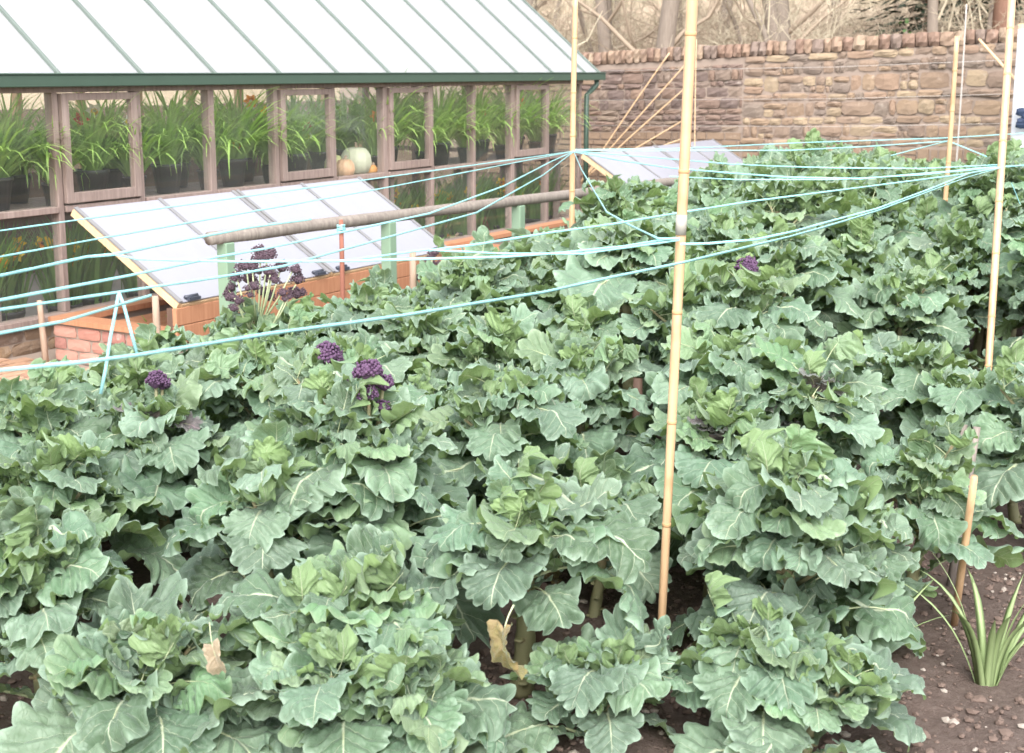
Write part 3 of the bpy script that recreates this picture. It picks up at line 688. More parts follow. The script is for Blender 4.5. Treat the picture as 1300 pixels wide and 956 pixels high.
k2 = atz(729, 192, 1.4); c2b = Vector((k2.x+.01, k2.y-.02, 0)); cane('bamboo_cane', 'slim bamboo cane in front of the greenhouse corner post', c2b, k2+(k2-c2b)*(1.0/1.4), .019, .017)
k3 = atz(1271, 212, 1.4); b3 = atz(1255, 462, .42); d3 = (k3-b3); cane('bamboo_cane', 'leaning bamboo cane at the right edge holding many strings', b3-d3*(.42/.98), k3+d3*1.05, .018, .021)
k4 = atz(1204, 180, 1.4); t4 = aty(1215, 46, k4.y); d4 = t4-k4; cane('bamboo_cane', 'short bamboo cane with strings standing before the stone wall', k4-d4*(1.4/d4.z), t4, .018, .016)
p = aty(1216, 205, 10.3); q = aty(1227, 6, 10.45); cane('metal_rod', 'thin grey rod leaning by the wall beside the short cane', (p.x-.03, p.y, .0), q, .012, .009, 'rod', 'wire', 0)
p = aty(884, 192, 9.6); q = aty(884, 50, 9.6); cane('thin_cane', 'very thin upright stick just right of the thick cane, near the wall', (p.x, p.y, 0), q, .007, .006, 'stick', 'wood_light', 0)
for i, (a, c, n_) in enumerate((((765, 192), (850, 67), 'steepest thin cane of the fan, reaching the coping'), ((769, 195), (872, 80), 'second steepest thin cane of the fan on the wall'), ((778, 195), (874, 108), 'middle thin cane of the fan on the brick wall'), ((795, 195), (872, 150), 'low sloping thin cane of the fan on the wall'), ((812, 196), (872, 174), 'lowest and flattest thin cane of the fan'))):
    p = aty(*a, 10.88); q = aty(*c, 10.90); d_ = q-p
    cane('fan_cane', n_, p-d_*.9*(p.z/max(d_.z, .05))*.4 if False else p-d_*.35, q, .011, .009, 'cane', 'wood_light', 0, 'thin canes fanned out against the wall')
p = aty(1243, 50, 10.55); q = aty(1292, 104, 9.9); cane('leaning_batten', 'pale timber batten leaning from the wall down to the white sheet', q-(p-q)*.2, p, .016, .016, 'batten', 'wood_light', 0)
for px_, py_, lab_ in ((-86, 336, 'bamboo cane just outside the left edge, farthest of three'), (-86, 415, 'bamboo cane just outside the left edge, middle of three'), (-86, 482, 'bamboo cane just outside the left edge, nearest of three')):
    q = atz(px_, py_, 1.4); cane('bamboo_cane', lab_, (q.x-.05, q.y-.02, -.03), (q.x+.01, q.y, 1.75), .014, .012)
def stake(label, px, pyt, ztop, mt, r=.016, lean=(0, 0), base=None):
    t_ = atz(px, pyt, ztop) if base is None else None
    if base is None: b_ = Vector((t_.x+lean[0], t_.y+lean[1], -.03))
    else: b_, t_ = base
    o = thing('stake', label, 'stake', b_, 0); m = MB(); d = t_-b_; m.tube([d*0, d*.4, d*.8, d], [r*1.0, r*1.05, r, r*.9], 8); m.obj('shaft', mt, o); return o
stake('pale wooden stake standing in the brick path at far left', 50, 381, .42, 'wood_stake', .02, (.06, -.03))
stake('grey wooden stake at the front left corner of the cold frame', 197, 376, .62, 'wood_stake', .021)
stake('red brown rod with string knotted round its top, before the cold frame', 433, 279, 1.05, 'wood_red_stake', .014)
stake('pale grey topped stake below the rail, left of the others there', 524, 320, .8, 'wood_stake', .022)
stake('wooden stake with square sawn top by the pale pumpkin', 604, 297, .85, 'wood_stake', .022)
stake('stub of brown stake among leaves right of the green rail post', 691, 362, .72, 'wood_red_stake', .02)
stake('dark brown stake tied beside the thick green stem mid bed', 810, 480, .55, 'wood_dark_stake', .024)
stake('dark stake behind the nearest thick green stem', 686, 742, .30, 'wood_dark_stake', .026)
stake('dark reddish stake left of the thick bamboo cane, low down', 800, 655, .36, 'wood_dark_stake', .022)
stake('dark stake in the front left gap by the dried leaf', 224, 775, .28, 'wood_dark_stake', .02)
b_ = atz(1210, 802, -.01); t_ = atz(1237, 605, .62)
stake('orange bamboo stake leaning in open soil at the right', 0, 0, 0, 'bamboo', .0125, base=(b_, b_+(t_-b_)*1.0))
b_ = atz(1205, 752, -.01); stake('grey weathered stake standing left of the orange bamboo stake', 0, 0, 0, 'wood_rail', .015, base=(b_, b_+Vector((.04, .1, .62))))
b_ = atz(1190, 715, -.01); stake('thin grey stem like stake furthest left in the soil gap', 0, 0, 0, 'wood_rail', .012, base=(b_, b_+Vector((.05, .1, .55))))
# ================================================================== STRINGS
def string(label, pts, wd=.009, z=1.4, sag=0.0, ext=None):
    P = [(atz(q[0], q[1], z) if len(q) == 2 else atz(*q)) for q in pts]
    o0 = P[0]; m = MB(); m.smooth = True; vs = []; fs = []; rg = random.Random(len(label)*31+int(P[0].x*100)); fine = []
    for a, c in zip(P[:-1], P[1:]):
        n = max(4, int((c-a).length/.14)); fine += [a+(c-a)*(i/n) for i in range(n)]
    fine.append(P[-1]); tw = rg.uniform(0, 3)
    for i, p in enumerate(fine):
        d = (fine[min(i+1, len(fine)-1)]-fine[max(i-1, 0)]).normalized(); s_ = d.cross(Vector((0, 0, 1)));
        if s_.length < .01: s_ = Vector((1, 0, 0))
        s_.normalize(); u_ = s_.cross(d); tw += rg.uniform(-.25, .32); a = .75*sin(tw*.6)+1.2; e1 = s_*cos(a)+u_*sin(a); e2 = -s_*sin(a)+u_*cos(a)
        w_ = wd*.68*rg.uniform(.85, 1.12); th = .0012
        for x, y in ((-w_/2, -th), (w_/2, -th), (w_/2, th), (-w_/2, th)): vs.append(p-o0+e1*x+e2*y)
    for i in range(len(fine)-1):
        for k in range(4): k2 = (k+1) % 4; fs.append((i*4+k, i*4+k2, (i+1)*4+k2, (i+1)*4+k))
    m.add(vs, fs); o = m.obj('twine', 'twine'); o.location = o0; return tag(o, label, 'string', 'turquoise twine strung between the canes')
K2 = (729, 192)
string('uppermost twine from the left edge to the slim cane', [(-85, 336), (-60, 304), (0, 293), (86, 281), (300, 251), K2], .008)
string('second twine down from the left edge to the slim cane', [(-85, 336), (-60, 337), (0, 326), (114, 305), (486, 239), K2], .008)
string('thick pale twine from left edge to the rail end', [(-85, 336), (-60, 363), (0, 350), (60, 337), (110, 326), (145, 323), (242, 303), (320, 288), (395, 278)], .012)
string('long twine crossing the lid and ending at the red brown rod', [(-85, 415), (-60, 394), (0, 381), (163, 350), (277, 326), (340, 315), (545, 271), (640, 236), (700, 205), K2], .010)
string('twine carrying the hanging loop near the brick corner', [(-85, 415), (-60, 404), (0, 393), (149, 371), (277, 352), (359, 338), (547, 286), (605, 270), (690, 222), K2], .009)
string('twine from left edge to the stake at the frame corner', [(-85, 415), (-60, 437), (0, 423), (80, 408), (192, 375)], .009)
string('lowest bright twine sweeping over leaves from left edge to right cane', [(-85, 482), (-50, 478), (0, 470), (100, 460), (173, 451), (346, 423), (450, 409), (521, 399), (610, 384), (690, 371), (780, 351), (868, 333), (1000, 301), (1044, 289), (1113, 268), (1180, 243), (1225, 226), (1271, 213)], .010)
string('level pale twine over the cold frame ending at the thick cane', [(145, 323), (175, 329), (300, 332), (450, 331), (560, 328), (640, 326), (711, 321), (790, 313), (863, 301)], .010)
string('shorter pale twine just under the level one', [(440, 331), (540, 317), (640, 322), (740, 322), (862, 305)], .008)
string('twine from right cane crossing above the middle of the bed', [(545, 318), (600, 311), (700, 295), (780, 284), (850, 272), (950, 256), (1044, 244), (1224, 221), (1271, 213)], .010)
string('sagging twine joining thick cane to right cane', [(864, 310), (900, 309), (960, 304), (1010, 293), (1060, 279), (1113, 265), (1180, 240), (1230, 220), (1271, 212)], .010)
string('highest twine from slim cane along the wall to the right', [(729, 190), (850, 189), (1020, 181), (1204, 175), (1285, 170), (1340, 166)], .010)
string('twine from slim cane to the short cane at the wall', [(729, 191), (850, 191), (1000, 191), (1100, 186), (1204, 179)], .010)
string('twine just over the far leaves between slim and right cane', [(729, 192), (830, 200), (925, 208), (985, 211), (1054, 213), (1170, 214), (1271, 209)], .010)
string('thicker twine below it between slim and right cane', [(729, 193), (790, 204), (850, 213), (919, 219), (1000, 225), (1092, 227), (1200, 218), (1271, 211)], .012)
string('lower thin twine dipping behind the thick cane to the right cane', [(850, 224), (936, 228), (1058, 228), (1170, 222), (1271, 212)], .008)
string('twine dropping steeply from the slim cane to the thick cane', [(729, 194, 1.4), (738, 215, 1.38), (770, 269, 1.38), (798, 285, 1.38), (836, 303, 1.41), (863, 303, 1.41)], .010)
string('short twine tied from short cane down to the right', [(1204, 179), (1253, 199, 1.3)], .012)
string('short twine tied from short cane down to the left', [(1204, 179), (1160, 190, 1.36), (1118, 201, 1.3)], .010)
string('loose end hanging below the short cane', [(1204, 181, 1.38), (1206, 205, 1.12)], .012)
string('loose turquoise end dangling right of the right cane', [(1284, 232, 1.25), (1295, 259, 1.12)], .008)
string('twine leaving the right cane towards the right edge', [(1271, 212), (1300, 210), (1340, 206)], .012)
l0 = atz(151, 371, 1.4)
def hang(label, px, py, q2, py3=None):
    # falls from the loop, hanging nearly plumb
    d = (l0-CAMP).length; pts = [l0]
    for (x, y, k) in q2: v = ray(x, y); v = v*(d/ray(151, 371).length/1.0); pts.append(CAMP+ray(x, y)*((l0.y-CAMP.y)/ray(151, 371).y)*k)
    m = MB(); m.smooth = True; m.tube([p-l0 for p in pts], .0042, 5); o = m.obj('twine', 'twine'); o.location = l0; return tag(o, label, 'string', 'turquoise twine strung between the canes')
hang('loose tail hanging to the left from the loop by the brick corner', 0, 0, [(146, 400, 1.0), (140, 430, 1.0), (134, 470, 1.0), (128, 500, 1.0)])
hang('loose tail hanging to the right from the loop by the brick corner', 0, 0, [(158, 390, 1.0), (166, 420, 1.0), (174, 449, 1.0)])
hang('thin twine hanging inside the lid left of the red brown rod', 0, 0, []) if False else None
kn = atz(433, 290, 1.0)
m = MB(); rg = random.Random(2)
for k in range(5): m.tube([Vector((cos(a)*.022, sin(a)*.022, (k-2)*.008+rg.uniform(-.004, .004))) for a in [i*pi/4 for i in range(9)]], .005, 5)
o = m.obj('twine', 'twine'); o.location = kn; tag(o, 'knot of turquoise twine wound round the red brown rod', 'string')
# wall wires
for z, n_ in ((1.95, 'top'), (1.55, 'middle'), (1.2, 'lowest')):
    m = MB(); m.tube([(-2, 10.93, z-.06), (2, 10.93, z), (5.2, 10.93, z+.12)], .0035, 5); o = m.obj('wall_wire', 'wire'); tag(o, n_ + ' training wire stretched along the stone wall', 'wire', 'wires on the stone wall')
# white sheet at the right edge
p = aty(1288, 100, 9.6); sx = p.x
sh = thing('sheeted_frame', 'white sheet stretched over a timber frame at the right edge by the wall', 'screen', (sx, 9.6, 0))
m = MB(); m.smooth = True; vs = []; NX, NZ = 24, 8
for j in range(NZ+1):
    for i in range(NX+1): vs.append((.0+i*.075, .015*sin(i*1.3)+.01*sin(j*1.1+i), .75+j*.2))
m.add(vs, [(j*(NX+1)+i, j*(NX+1)+i+1, (j+1)*(NX+1)+i+1, (j+1)*(NX+1)+i) for j in range(NZ) for i in range(NX)]); o = m.obj('sheet', 'fleece', sh); sm_ = o.modifiers.new('thick', 'SOLIDIFY'); sm_.thickness = .004
for x in (.04, 1.75): m = MB(); m.box((x-.025, .03, 0), (x+.025, .08, 2.36)); m.obj('post', 'wood_light', sh)
m = MB(); m.box((.0, .032, 2.36), (1.8, .078, 2.41)); m.obj('top_rail', 'wood_light', sh)
p = aty(1299, 150, 9.53); m = MB(); rg = random.Random(9)
for k in range(6): m.blob((rg.uniform(-.04, .1), rg.uniform(-.02, .01), rg.uniform(-.09, .09)), (.07, .03, .06), rg, .15)
o = m.obj('dark_cloth', 'navy'); o.location = p; tag(o, 'dark navy cloth hung on the white sheet at right edge', 'cloth')

# ================================================================== BROCCOLI
LOBES = {}
def make_leaf(name, mt, seed, pet=.45, wid=.42, ruff=.05, droop=1.5, fold=.12, lob=.11, nt_=176, nr=12, ears=3, nruf=6, twist=.0, cupz=0.0, nl=16, quilt=.03, lowf=1.3):
    rg = random.Random(seed); ph = [rg.uniform(0, 6.28) for _ in range(10)]; m = MB(); m.smooth = True; m.mi = 0
    def uu(th): return nl*th/2+ph[0]+.5*sin(2*th+ph[1])+.35*sin(3*th+ph[8])
    def outline(th):       # th=0 at the tip; rounded scallops of uneven size
        base = .54*(cos(th)**2)+wid*(sin(th)**2)
        sc_ = abs(sin(uu(th)))**.45; big_ = noise.noise(Vector((cos(th)*1.6+seed*3, sin(th)*1.6, 8)))+.5
        r = base*(1+lob*1.35*(sc_-.8)+lob*1.5*(big_-.5)+.018*abs(sin(uu(th)*3+1))+.06*sin(2*th+ph[3])+.03*sin(5*th+ph[9]))
        dv = abs(th-pi)
        if dv < .55: r *= .6+.4*(dv/.55)**.7
        return r
    L = 1+pet
    def bend(x, y, z):     # y runs from -pet to 1
        t = max(0.0, (y+pet)/L); n = max(1, int(t*14+.999)); st = t/n
        yy = zz = 0.0
        for k in range(n):
            ang = droop*(((k+.5)*st)**1.7); yy += cos(ang)*st; zz -= sin(ang)*st
        ang = droop*(t**1.7); tx = x*cos(twist*t); tz = z+x*sin(twist*t)
        return (tx, yy*L+sin(ang)*tz, zz*L+cos(ang)*tz)
    vs = []; uv = []; fs = []
    cy = .47
    for j in range(nr+1):
        r = (j/nr)**.8
        for k in range(nt_):
            th = 2*pi*k/nt_; rr = outline(th)*r; x = rr*sin(th); y = cy+rr*cos(th); u_ = uu(th)
            N_ = noise.noise; ct, st_ = cos(th), sin(th); f1 = .22*nruf
            z = ruff*(lowf*r**2.2*N_(Vector((ct*f1+seed, st_*f1, 1.7*r)))+1.3*r**3*N_(Vector((ct*f1*2.3, st_*f1*2.3+seed, 2.0*r)))-.42*r**6*abs(cos(u_))**2)
            # the edge also swings sideways, as a frill does
            sw = ruff*.7*r**4*N_(Vector((ct*f1*2.3+9, st_*f1*2.3+seed, 5))); x += sw*ct; y -= sw*st_
            q = y-.95*abs(x)+.55*x*x+(.07 if x > 0 else 0); z += quilt*cos(2*pi*q/.165)*min(1, abs(x)*8)*(1-.5*r)
            z += fold*abs(x)+cupz*r*r+.05*noise.noise(Vector((x*4+seed, y*4, 0)))+.030*noise.noise(Vector((x*10+seed, y*10, 3)))+.012*noise.noise(Vector((x*22+seed, y*22, 7)))
            vs.append(bend(x, y, z)); uv.append((x+.5, y))
    for j in range(nr):
        for k in range(nt_):
            k2 = (k+1) % nt_; fs.append((j*nt_+k2, (j+1)*nt_+k2, (j+1)*nt_+k, j*nt_+k)) if j else fs.append((nt_+k2, nt_+k, k))
    m.add(vs, fs, uv)
    # small lobes down the stalk
    for e in range(ears):
        sd_ = 1 if e % 2 else -1; y0 = -pet*(.18+.22*e); R_ = .11*rg.uniform(.7, 1.3); vs = []; uv = []; n = 24
        c = (sd_*R_*1.0, y0)
        vs.append(bend(c[0], c[1], .02)); uv.append((.72, .5))
        for k in range(n):
            a = 2*pi*k/n; q = R_*(.85+.22*abs(sin(3*a+ph[e]))**.6); x = c[0]+q*cos(a); y = c[1]+q*1.1*sin(a); vs.append(bend(x, y, .03*sin(4*a+ph[e])+abs(x)*.2)); uv.append((.72+.5*q*cos(a), .5+.5*q*sin(a)))
        m.add(vs, [(0, 1+k, 1+(k+1) % n) for k in range(n)] if sd_ > 0 else [(0, 1+k, 1+(k+1) % n) for k in range(n)], uv)
    # stalk and midrib
    m.mi = 1; pts = []; rs = []
    for i in range(11):
        y = -pet+(pet+.72)*i/10; pts.append(bend(0, y, -.008 if y > 0 else -.004)); rs.append(.019*(1-i/10*.82))
    m.tube(pts, rs, 6)
    me = m.mesh(name, [mt, 'petiole']); at_ = me.attributes.new('rim', 'FLOAT', 'POINT')
    nv = len(m.v); at_.data.foreach_set('value', [max(0.0, ((i//nt_)/nr-.86)/.14) if i < (nr+1)*nt_ else 0.0 for i in range(nv)]); return me
BIG = [make_leaf('leaf', 'leaf_mature', 10+i, pet=.5+.08*(i % 3), wid=.43+.03*(i % 3), ruff=.095+.018*(i % 3), droop=1.5+.22*(i % 4), fold=[.16, .03, -.06, .1][i % 4], lob=.15+.02*(i % 3), nruf=[4, 5, 6][i % 3], twist=[.25, -.3, .1, -.15, .4][i % 5], ears=2+i % 3, nl=[12, 14, 16, 18][i % 4]) for i in range(12)]
MID = [make_leaf('leaf', 'leaf_mature' if i % 3 else 'leaf_young', 40+i, pet=.4, wid=.45, ruff=.16+.02*(i % 3), droop=1.1+.35*(i % 3), fold=[.2, .02, .3][i % 3], lob=.17, nt_=144, nr=10, nruf=[4, 5, 6][i % 3], twist=[.3, -.4, .1][i % 3], ears=2, nl=[12, 14, 16][i % 3]) for i in range(10)]
SML = [make_leaf('leaf', 'leaf_young' if i % 5 in (1, 3) else 'leaf_mature', 70+i, pet=[.35, .8, .55][i % 3], wid=.48, ruff=.22+.03*(i % 3), droop=[.4, 1.0, -.5, 1.6][i % 4], fold=[.1, .0, .2][i % 3], cupz=[.25, -.1, .35, .1][i % 4], lob=.2, nt_=104, nr=8, nruf=[3, 4, 5][i % 3], ears=0, twist=[.3, -.5, .1][i % 3], nl=[10, 12][i % 2], lowf=1.6) for i in range(10)]
PUR = [make_leaf('leaf', 'leaf_purple', 95+i, pet=.4, wid=.36, ruff=.12, droop=1.2, fold=.3, lob=.17, nt_=88, nr=6, nruf=8, ears=0) for i in range(2)]
YEL = make_leaf('leaf', 'leaf_yellow', 120, pet=.3, wid=.34, ruff=.07, droop=2.0, fold=.4, nt_=64, nr=6, ears=0)
DRY = make_leaf('leaf', 'leaf_dry', 121, pet=.6, wid=.2, ruff=.09, droop=1.3, fold=.9, nt_=36, nr=5, ears=0)
# stems: unit height, gently bent
STEM = []
for i in range(4):
    rg = random.Random(200+i); bx, by = rg.uniform(-.06, .06), rg.uniform(-.06, .06); m = MB(); pts = []; rs = []
    curve = lambda q, bx=bx, by=by: Vector((bx*sin(q*2.2), by*sin(q*1.7+.2)-by*sin(.2), q))
    for k in range(15): q = k/14*1.0; pts.append(curve(q)); rs.append((.024*(1-q*.55)+.002*(k % 2))*(1.15 if k == 0 else 1))
    m.tube(pts, rs, 9)
    for k in range(12):
        q = .08+k*.05; a = k*2.4; c = curve(q); d = Vector((cos(a), sin(a), .25)); m.tube([c+d*.012, c+d*.027, c+d*.030], [.012, .010, .007], 6)
    STEM.append((m.mesh('stem', 'stem'), curve))
def bud_head(seed, n, r, mt):
    n = int(n*1.7)
    rg = random.Random(seed); m = MB(); m.smooth = True
    for k in range(n):
        a = k*2.39996; q = math.sqrt((k+.5)/n); th = q*1.8; d = Vector((cos(a)*sin(th), sin(a)*sin(th), cos(th)*.95)); m.blob(d*r*rg.uniform(.85, 1.15)*(1+.22*sin(3*a+seed)*sin(th)), r*.15*rg.uniform(.6, 1.4), rg, .25)
    m.blob((0, 0, 0), (r*.8, r*.8, r*.78), rg, .05)
    return m.mesh('flower_head', mt)
HEAD = [bud_head(i, 70, .036, 'purple_bud') for i in range(3)]
cnt = [0, 0]
def put_leaf(t, me, base, az, el, size, rng, roll=0.0, name='leaf'):
    q = Quaternion((0, 0, 1), az-pi/2) @ Quaternion((1, 0, 0), el) @ Quaternion((0, 1, 0), roll)
    o = bpy.data.objects.new(name, me); C.objects.link(o); o.parent = t; o.location = base; o.rotation_mode = 'QUATERNION'; o.rotation_quaternion = q; o.scale = (size,)*3; cnt[0] += 1; return o
def broccoli(pos, h, rng, label, group=None, dens=1.0, big=1.0, low=.3, head=None, purple=0, extra=None, stemr=1.0):
    t = thing('broccoli_plant', label, 'plant', (pos[0], pos[1], 0), rng.uniform(0, 6.28), group); cnt[1] += 1
    sm_, cur = STEM[rng.randrange(4)]
    rr = 1.0*stemr*(.85+.3*h)
    link('stem', sm_, t, (0, 0, -.01), None, (rr, rr, h))
    def at(q): c = cur(q); return Vector((c.x*rr, c.y*rr, c.z*h-.01))
    az = rng.uniform(0, 6.28); lim = .5*h+.12
    n = int(round(15*dens))
    for k in range(n):
        f_ = k/(n-1); q = low+(.86-low)*f_; az += 2.4+rng.uniform(-.35, .35); s_ = big*(.305-.085*f_)*rng.uniform(.85, 1.15)*rng.uniform(.85, 1.15)*(.8+.25*h)
        put_leaf(t, rng.choice(BIG), at(q), az, radians(rng.uniform(22, 48)+20*f_), s_, rng, rng.uniform(-.35, .35))
    n = int(round(15*dens))
    for k in range(n):
        f_ = k/(n-1); q = .62+.34*f_; az += 2.4+rng.uniform(-.4, .4); s_ = big*(.255-.075*f_)*rng.uniform(.8, 1.2)*(.85+.2*h)
        put_leaf(t, rng.choice(MID), at(q), az, radians(rng.uniform(25, 60)+12*f_), s_, rng, rng.uniform(-.4, .4))
    n = int(round(19*dens))
    for k in range(n):
        f_ = rng.random(); q = .72+.29*f_; az += 2.4+rng.uniform(-.6, .6); s_ = rng.uniform(.095, .17)*big
        me = rng.choice(PUR) if rng.random() < purple else rng.choice(SML)
        base = at(min(q, 1.0)); 
        put_leaf(t, me, base, az, radians(rng.uniform(20, 88)), s_, rng, rng.uniform(-.5, .5))
    # side shoots: little rosettes of crinkled leaves carried out from the stem
    ns_ = int(round(4*dens))
    for k in range(ns_):
        az += 2.4+rng.uniform(-.5, .5); q = rng.uniform(.5, .85); e = radians(rng.uniform(35, 65)); ln = rng.uniform(.14, .26)*(.7+.4*h); b0 = at(q); d = Vector((cos(az)*cos(e), sin(az)*cos(e), sin(e))); tip = b0+d*ln
        m = SHOOT; o = link('side_shoot', SHOOT, t, b0); o.rotation_mode = 'QUATERNION'; o.rotation_quaternion = d.to_track_quat('Z', 'Y'); o.scale = (1, 1, ln)
        for i in range(5):
            put_leaf(t, rng.choice(SML), b0+d*ln*(.72+.07*i), az+i*2.4+rng.uniform(-.4, .4), radians(rng.uniform(5, 75)), rng.uniform(.075, .125)*big, rng, rng.uniform(-.5, .5))
    for k in range(rng.choice([0, 0, 0, 1, 2]) if dens > .75 else 0):
        az += 2.4; put_leaf(t, YEL, at(low*rng.uniform(.6, 1.0)), az, radians(rng.uniform(-25, 20)), rng.uniform(.15, .24), rng, rng.uniform(-.5, .5), 'yellowed_leaf')
    if head:
        for (dx, dy, dz, s_) in head:
            o = link('flower_head', rng.choice(HEAD), t, at(1)+Vector((dx, dy, dz)), (rng.uniform(-.3, .3), rng.uniform(-.3, .3), 0), s_)
            if (dx, dy) != (0, 0) or dz > .03:
                m = MB(); m.tube([at(.93), (at(.93)+at(1)+Vector((dx, dy, dz)))/2+Vector((dx, dy, 0))*.2, at(1)+Vector((dx, dy, dz))], [.009, .007, .006], 6); m.obj('flower_stalk', 'stem', t)
    return t
m = MB(); m.tube([(0, 0, 0), (.004, 0, .5), (0, 0, 1)], [.009, .007, .005], 6); SHOOT = m.mesh('side_shoot', 'stem')
# skyline of the crop in the photograph: the crowns stay under it
SKY = [(-200, 560), (0, 492), (60, 478), (110, 458), (180, 432), (250, 412), (330, 398), (390, 388), (480, 362), (545, 345), (620, 325), (700, 302), (735, 290), (752, 268), (770, 232), (800, 214), (822, 224), (838, 246), (880, 244), (900, 214), (1000, 198), (1012, 180), (1062, 192), (1110, 196), (1150, 212), (1180, 206), (1235, 210), (1262, 186), (1330, 186), (1600, 180)]
def sky_y(px):
    for (a, ya), (c, yc) in zip(SKY[:-1], SKY[1:]):
        if a <= px <= c: return ya+(yc-ya)*(px-a)/(c-a)
    return 560 if px < 0 else 180
def cap_h(x, y, h):
    while h > .25:
        px, py, d = proj((x, y, h+.12)); e = .2*FPX/d
        lim = max(sky_y(px), 470 if (d < 7.5 and 1185 < px < 1340) else 0)
        if py >= lim and proj((x, y, h))[1] >= max(sky_y(px-e), sky_y(px+e)): break
        h -= .02
    return h
rb = random.Random(11); placed = []
def near(x, y, r): return any((x-a)**2+(y-c)**2 < r*r for a, c in placed)
hero = [  # photo column and row of the stem foot, height, label, options
    (662, 885, .62, 'broccoli plant with thick pale stem and yellowed lower leaf, front centre', dict(low=.66, stemr=1.5, dens=.9)),
    (335, 862, .66, 'broccoli plant in the front row with big outspread leaves, left of centre', dict(low=.34)),
    (752, 790, .42, 'low broccoli plant just left of the foot of the thick bamboo cane', dict(low=.3, dens=.6)),
    (1005, 890, .70, 'broccoli plant right of the thick cane with bare stem showing below', dict(low=.14, stemr=1.1, dens=1.15)),
    (60, 940, .52, 'broccoli plant at the bottom left corner of the bed', dict(low=.2)),
    (420, 965, .42, 'low broccoli plant with very broad leaves at the bottom, left of the thick stem', dict(low=.3, dens=.9, big=1.15)),
    (455, 1000, .32, 'low broccoli plant spreading broad leaves at the very bottom centre', dict(low=.3, dens=.8, big=1.1)),
    (170, 1000, .30, 'low broccoli plant with broad leaves at the bottom edge below the dry leaf', dict(low=.2, dens=.8, big=1.1)),
    (950, 845, .5, 'broccoli plant with leaves down to the soil just right of the thick cane foot', dict(low=.12, dens=1.0)),
    (1075, 850, .42, 'low broccoli plant at the right of the front row beside strappy blades', dict(low=.12, dens=.7, big=.85)),
    (530, 1005, .28, 'low broccoli plant with broad leaves at the bottom edge left of the thick stem', dict(low=.1, dens=.8)),
    (965, 950, .28, 'low broccoli plant with broad leaves at the bottom edge right of the thick cane', dict(low=.1, dens=.8)),
    (1010, 985, .24, 'low broccoli plant furthest right along the bottom edge of the bed', dict(low=.1, dens=.6, big=.85)),
    (745, 950, .2, 'small broccoli plant with flat leaves between thick stem and thick cane', dict(low=.1, dens=.7, big=.9)),
    (1140, 790, .56, 'broccoli plant drooping large dark leaves over the open soil', dict(low=.12, dens=.75, big=.85)),
    (1290, 665, .72, 'broccoli plant at the right edge behind the strappy clump', dict(low=.45)),
    (480, 800, .6, 'broccoli plant behind the front row, below the paired purple heads', dict(low=.3)),
    (1238, 668, .62, 'broccoli plant at right whose leaves hang over the tops of the leaning stakes', dict(low=.4)),
    (1318, 715, .62, 'broccoli plant cut off by the right edge above the strappy clump', dict(low=.35)),
    (1168, 640, .62, 'broccoli plant behind the open soil gap, left of the leaning stakes', dict(low=.35)),
    (803, 566, 1.12, 'tall broccoli plant with thick green stem left of the thick cane', dict(low=.66, stemr=1.5)),
    (900, 760, .62, 'broccoli plant just right of the thick cane with pale budding top', dict(low=.35, purple=.3)),
]
for (px, py, h, lab, kw) in hero:
    p = atz(px, py, 0); placed.append((p.x, p.y)); broccoli((p.x, p.y), cap_h(p.x, p.y, h), rb, lab, **kw)
heads = [  # plants carrying purple heads: photo position of the head, its height
    (437, 452, .86, 'broccoli plant with a round purple head, left one of the pair', [(0, 0, .17, 1.15), (.03, -.03, .08, .6)]),
    (477, 484, .82, 'broccoli plant with clustered purple head on a tall pale stalk', [(0, 0, .21, 1.1), (.04, -.02, .17, .85), (-.03, -.035, .15, .8), (.02, -.04, .10, .65)]),
    (213, 486, .66, 'broccoli plant with a single purple head at the left of the bed', [(0, 0, .17, 1.05), (.025, .02, .15, .7)]),
    (943, 322, 1.02, 'broccoli plant with a flat purple head beyond the thick cane', [(0, 0, .12, 1.1), (.035, .0, .105, .8)]),
    (1055, 425, .86, 'broccoli plant with a dull purple centre in the middle of the bed', None),
]
for (px, py, h, lab, hd) in heads:
    p = atz(px, py, h+.1); placed.append((p.x, p.y)); broccoli((p.x, p.y), h-.06, rb, lab, head=hd, purple=.05 if hd else .6, dens=.9)
MARKS = [('the left purple head of the pair', 437, 452), ('the clustered purple head', 477, 490), ('the lone purple head at left', 213, 490), ('the purple head beyond the thick cane', 943, 325), ('the taped joint of the thick cane', 864, 300), ('the lower end of the thick cane', 836, 850), ('the middle of the thick cane', 850, 560), ('the lower end of the right cane', 1257, 455), ('the orange bamboo stake', 1232, 640), ('the strappy clump', 1245, 800), ('the withered yellow leaf', 640, 812), ('the dry tan leaf', 256, 800), ('the dark stake mid bed', 810, 495), ('the dark flowering spray', 335, 370), ('the lower end of the slim cane', 729, 305), ('the dull purple plant centre', 1055, 425), ('the short cane at the wall', 1203, 205), ('the hanging string loop', 150, 440)]
used_l = set()
def where(px, py, word):
    c_ = []
    for n_, mx, my in MARKS:
        dx, dy = px-mx, py-my; D = math.hypot(dx, dy)
        if D > 400: continue
        a = math.degrees(math.atan2(-dy, dx)) % 360; dr = ['to the right of', 'to the upper right of', 'above', 'to the upper left of', 'to the left of', 'to the lower left of', 'below', 'to the lower right of'][int((a+22.5)//45) % 8]
        c_.append((D, ('close ' if D < 75 else '' if D < 160 else 'well ')+dr+' '+n_))
    for D, t_ in sorted(c_):
        if t_ not in used_l: used_l.add(t_); return word+' '+t_
    return None
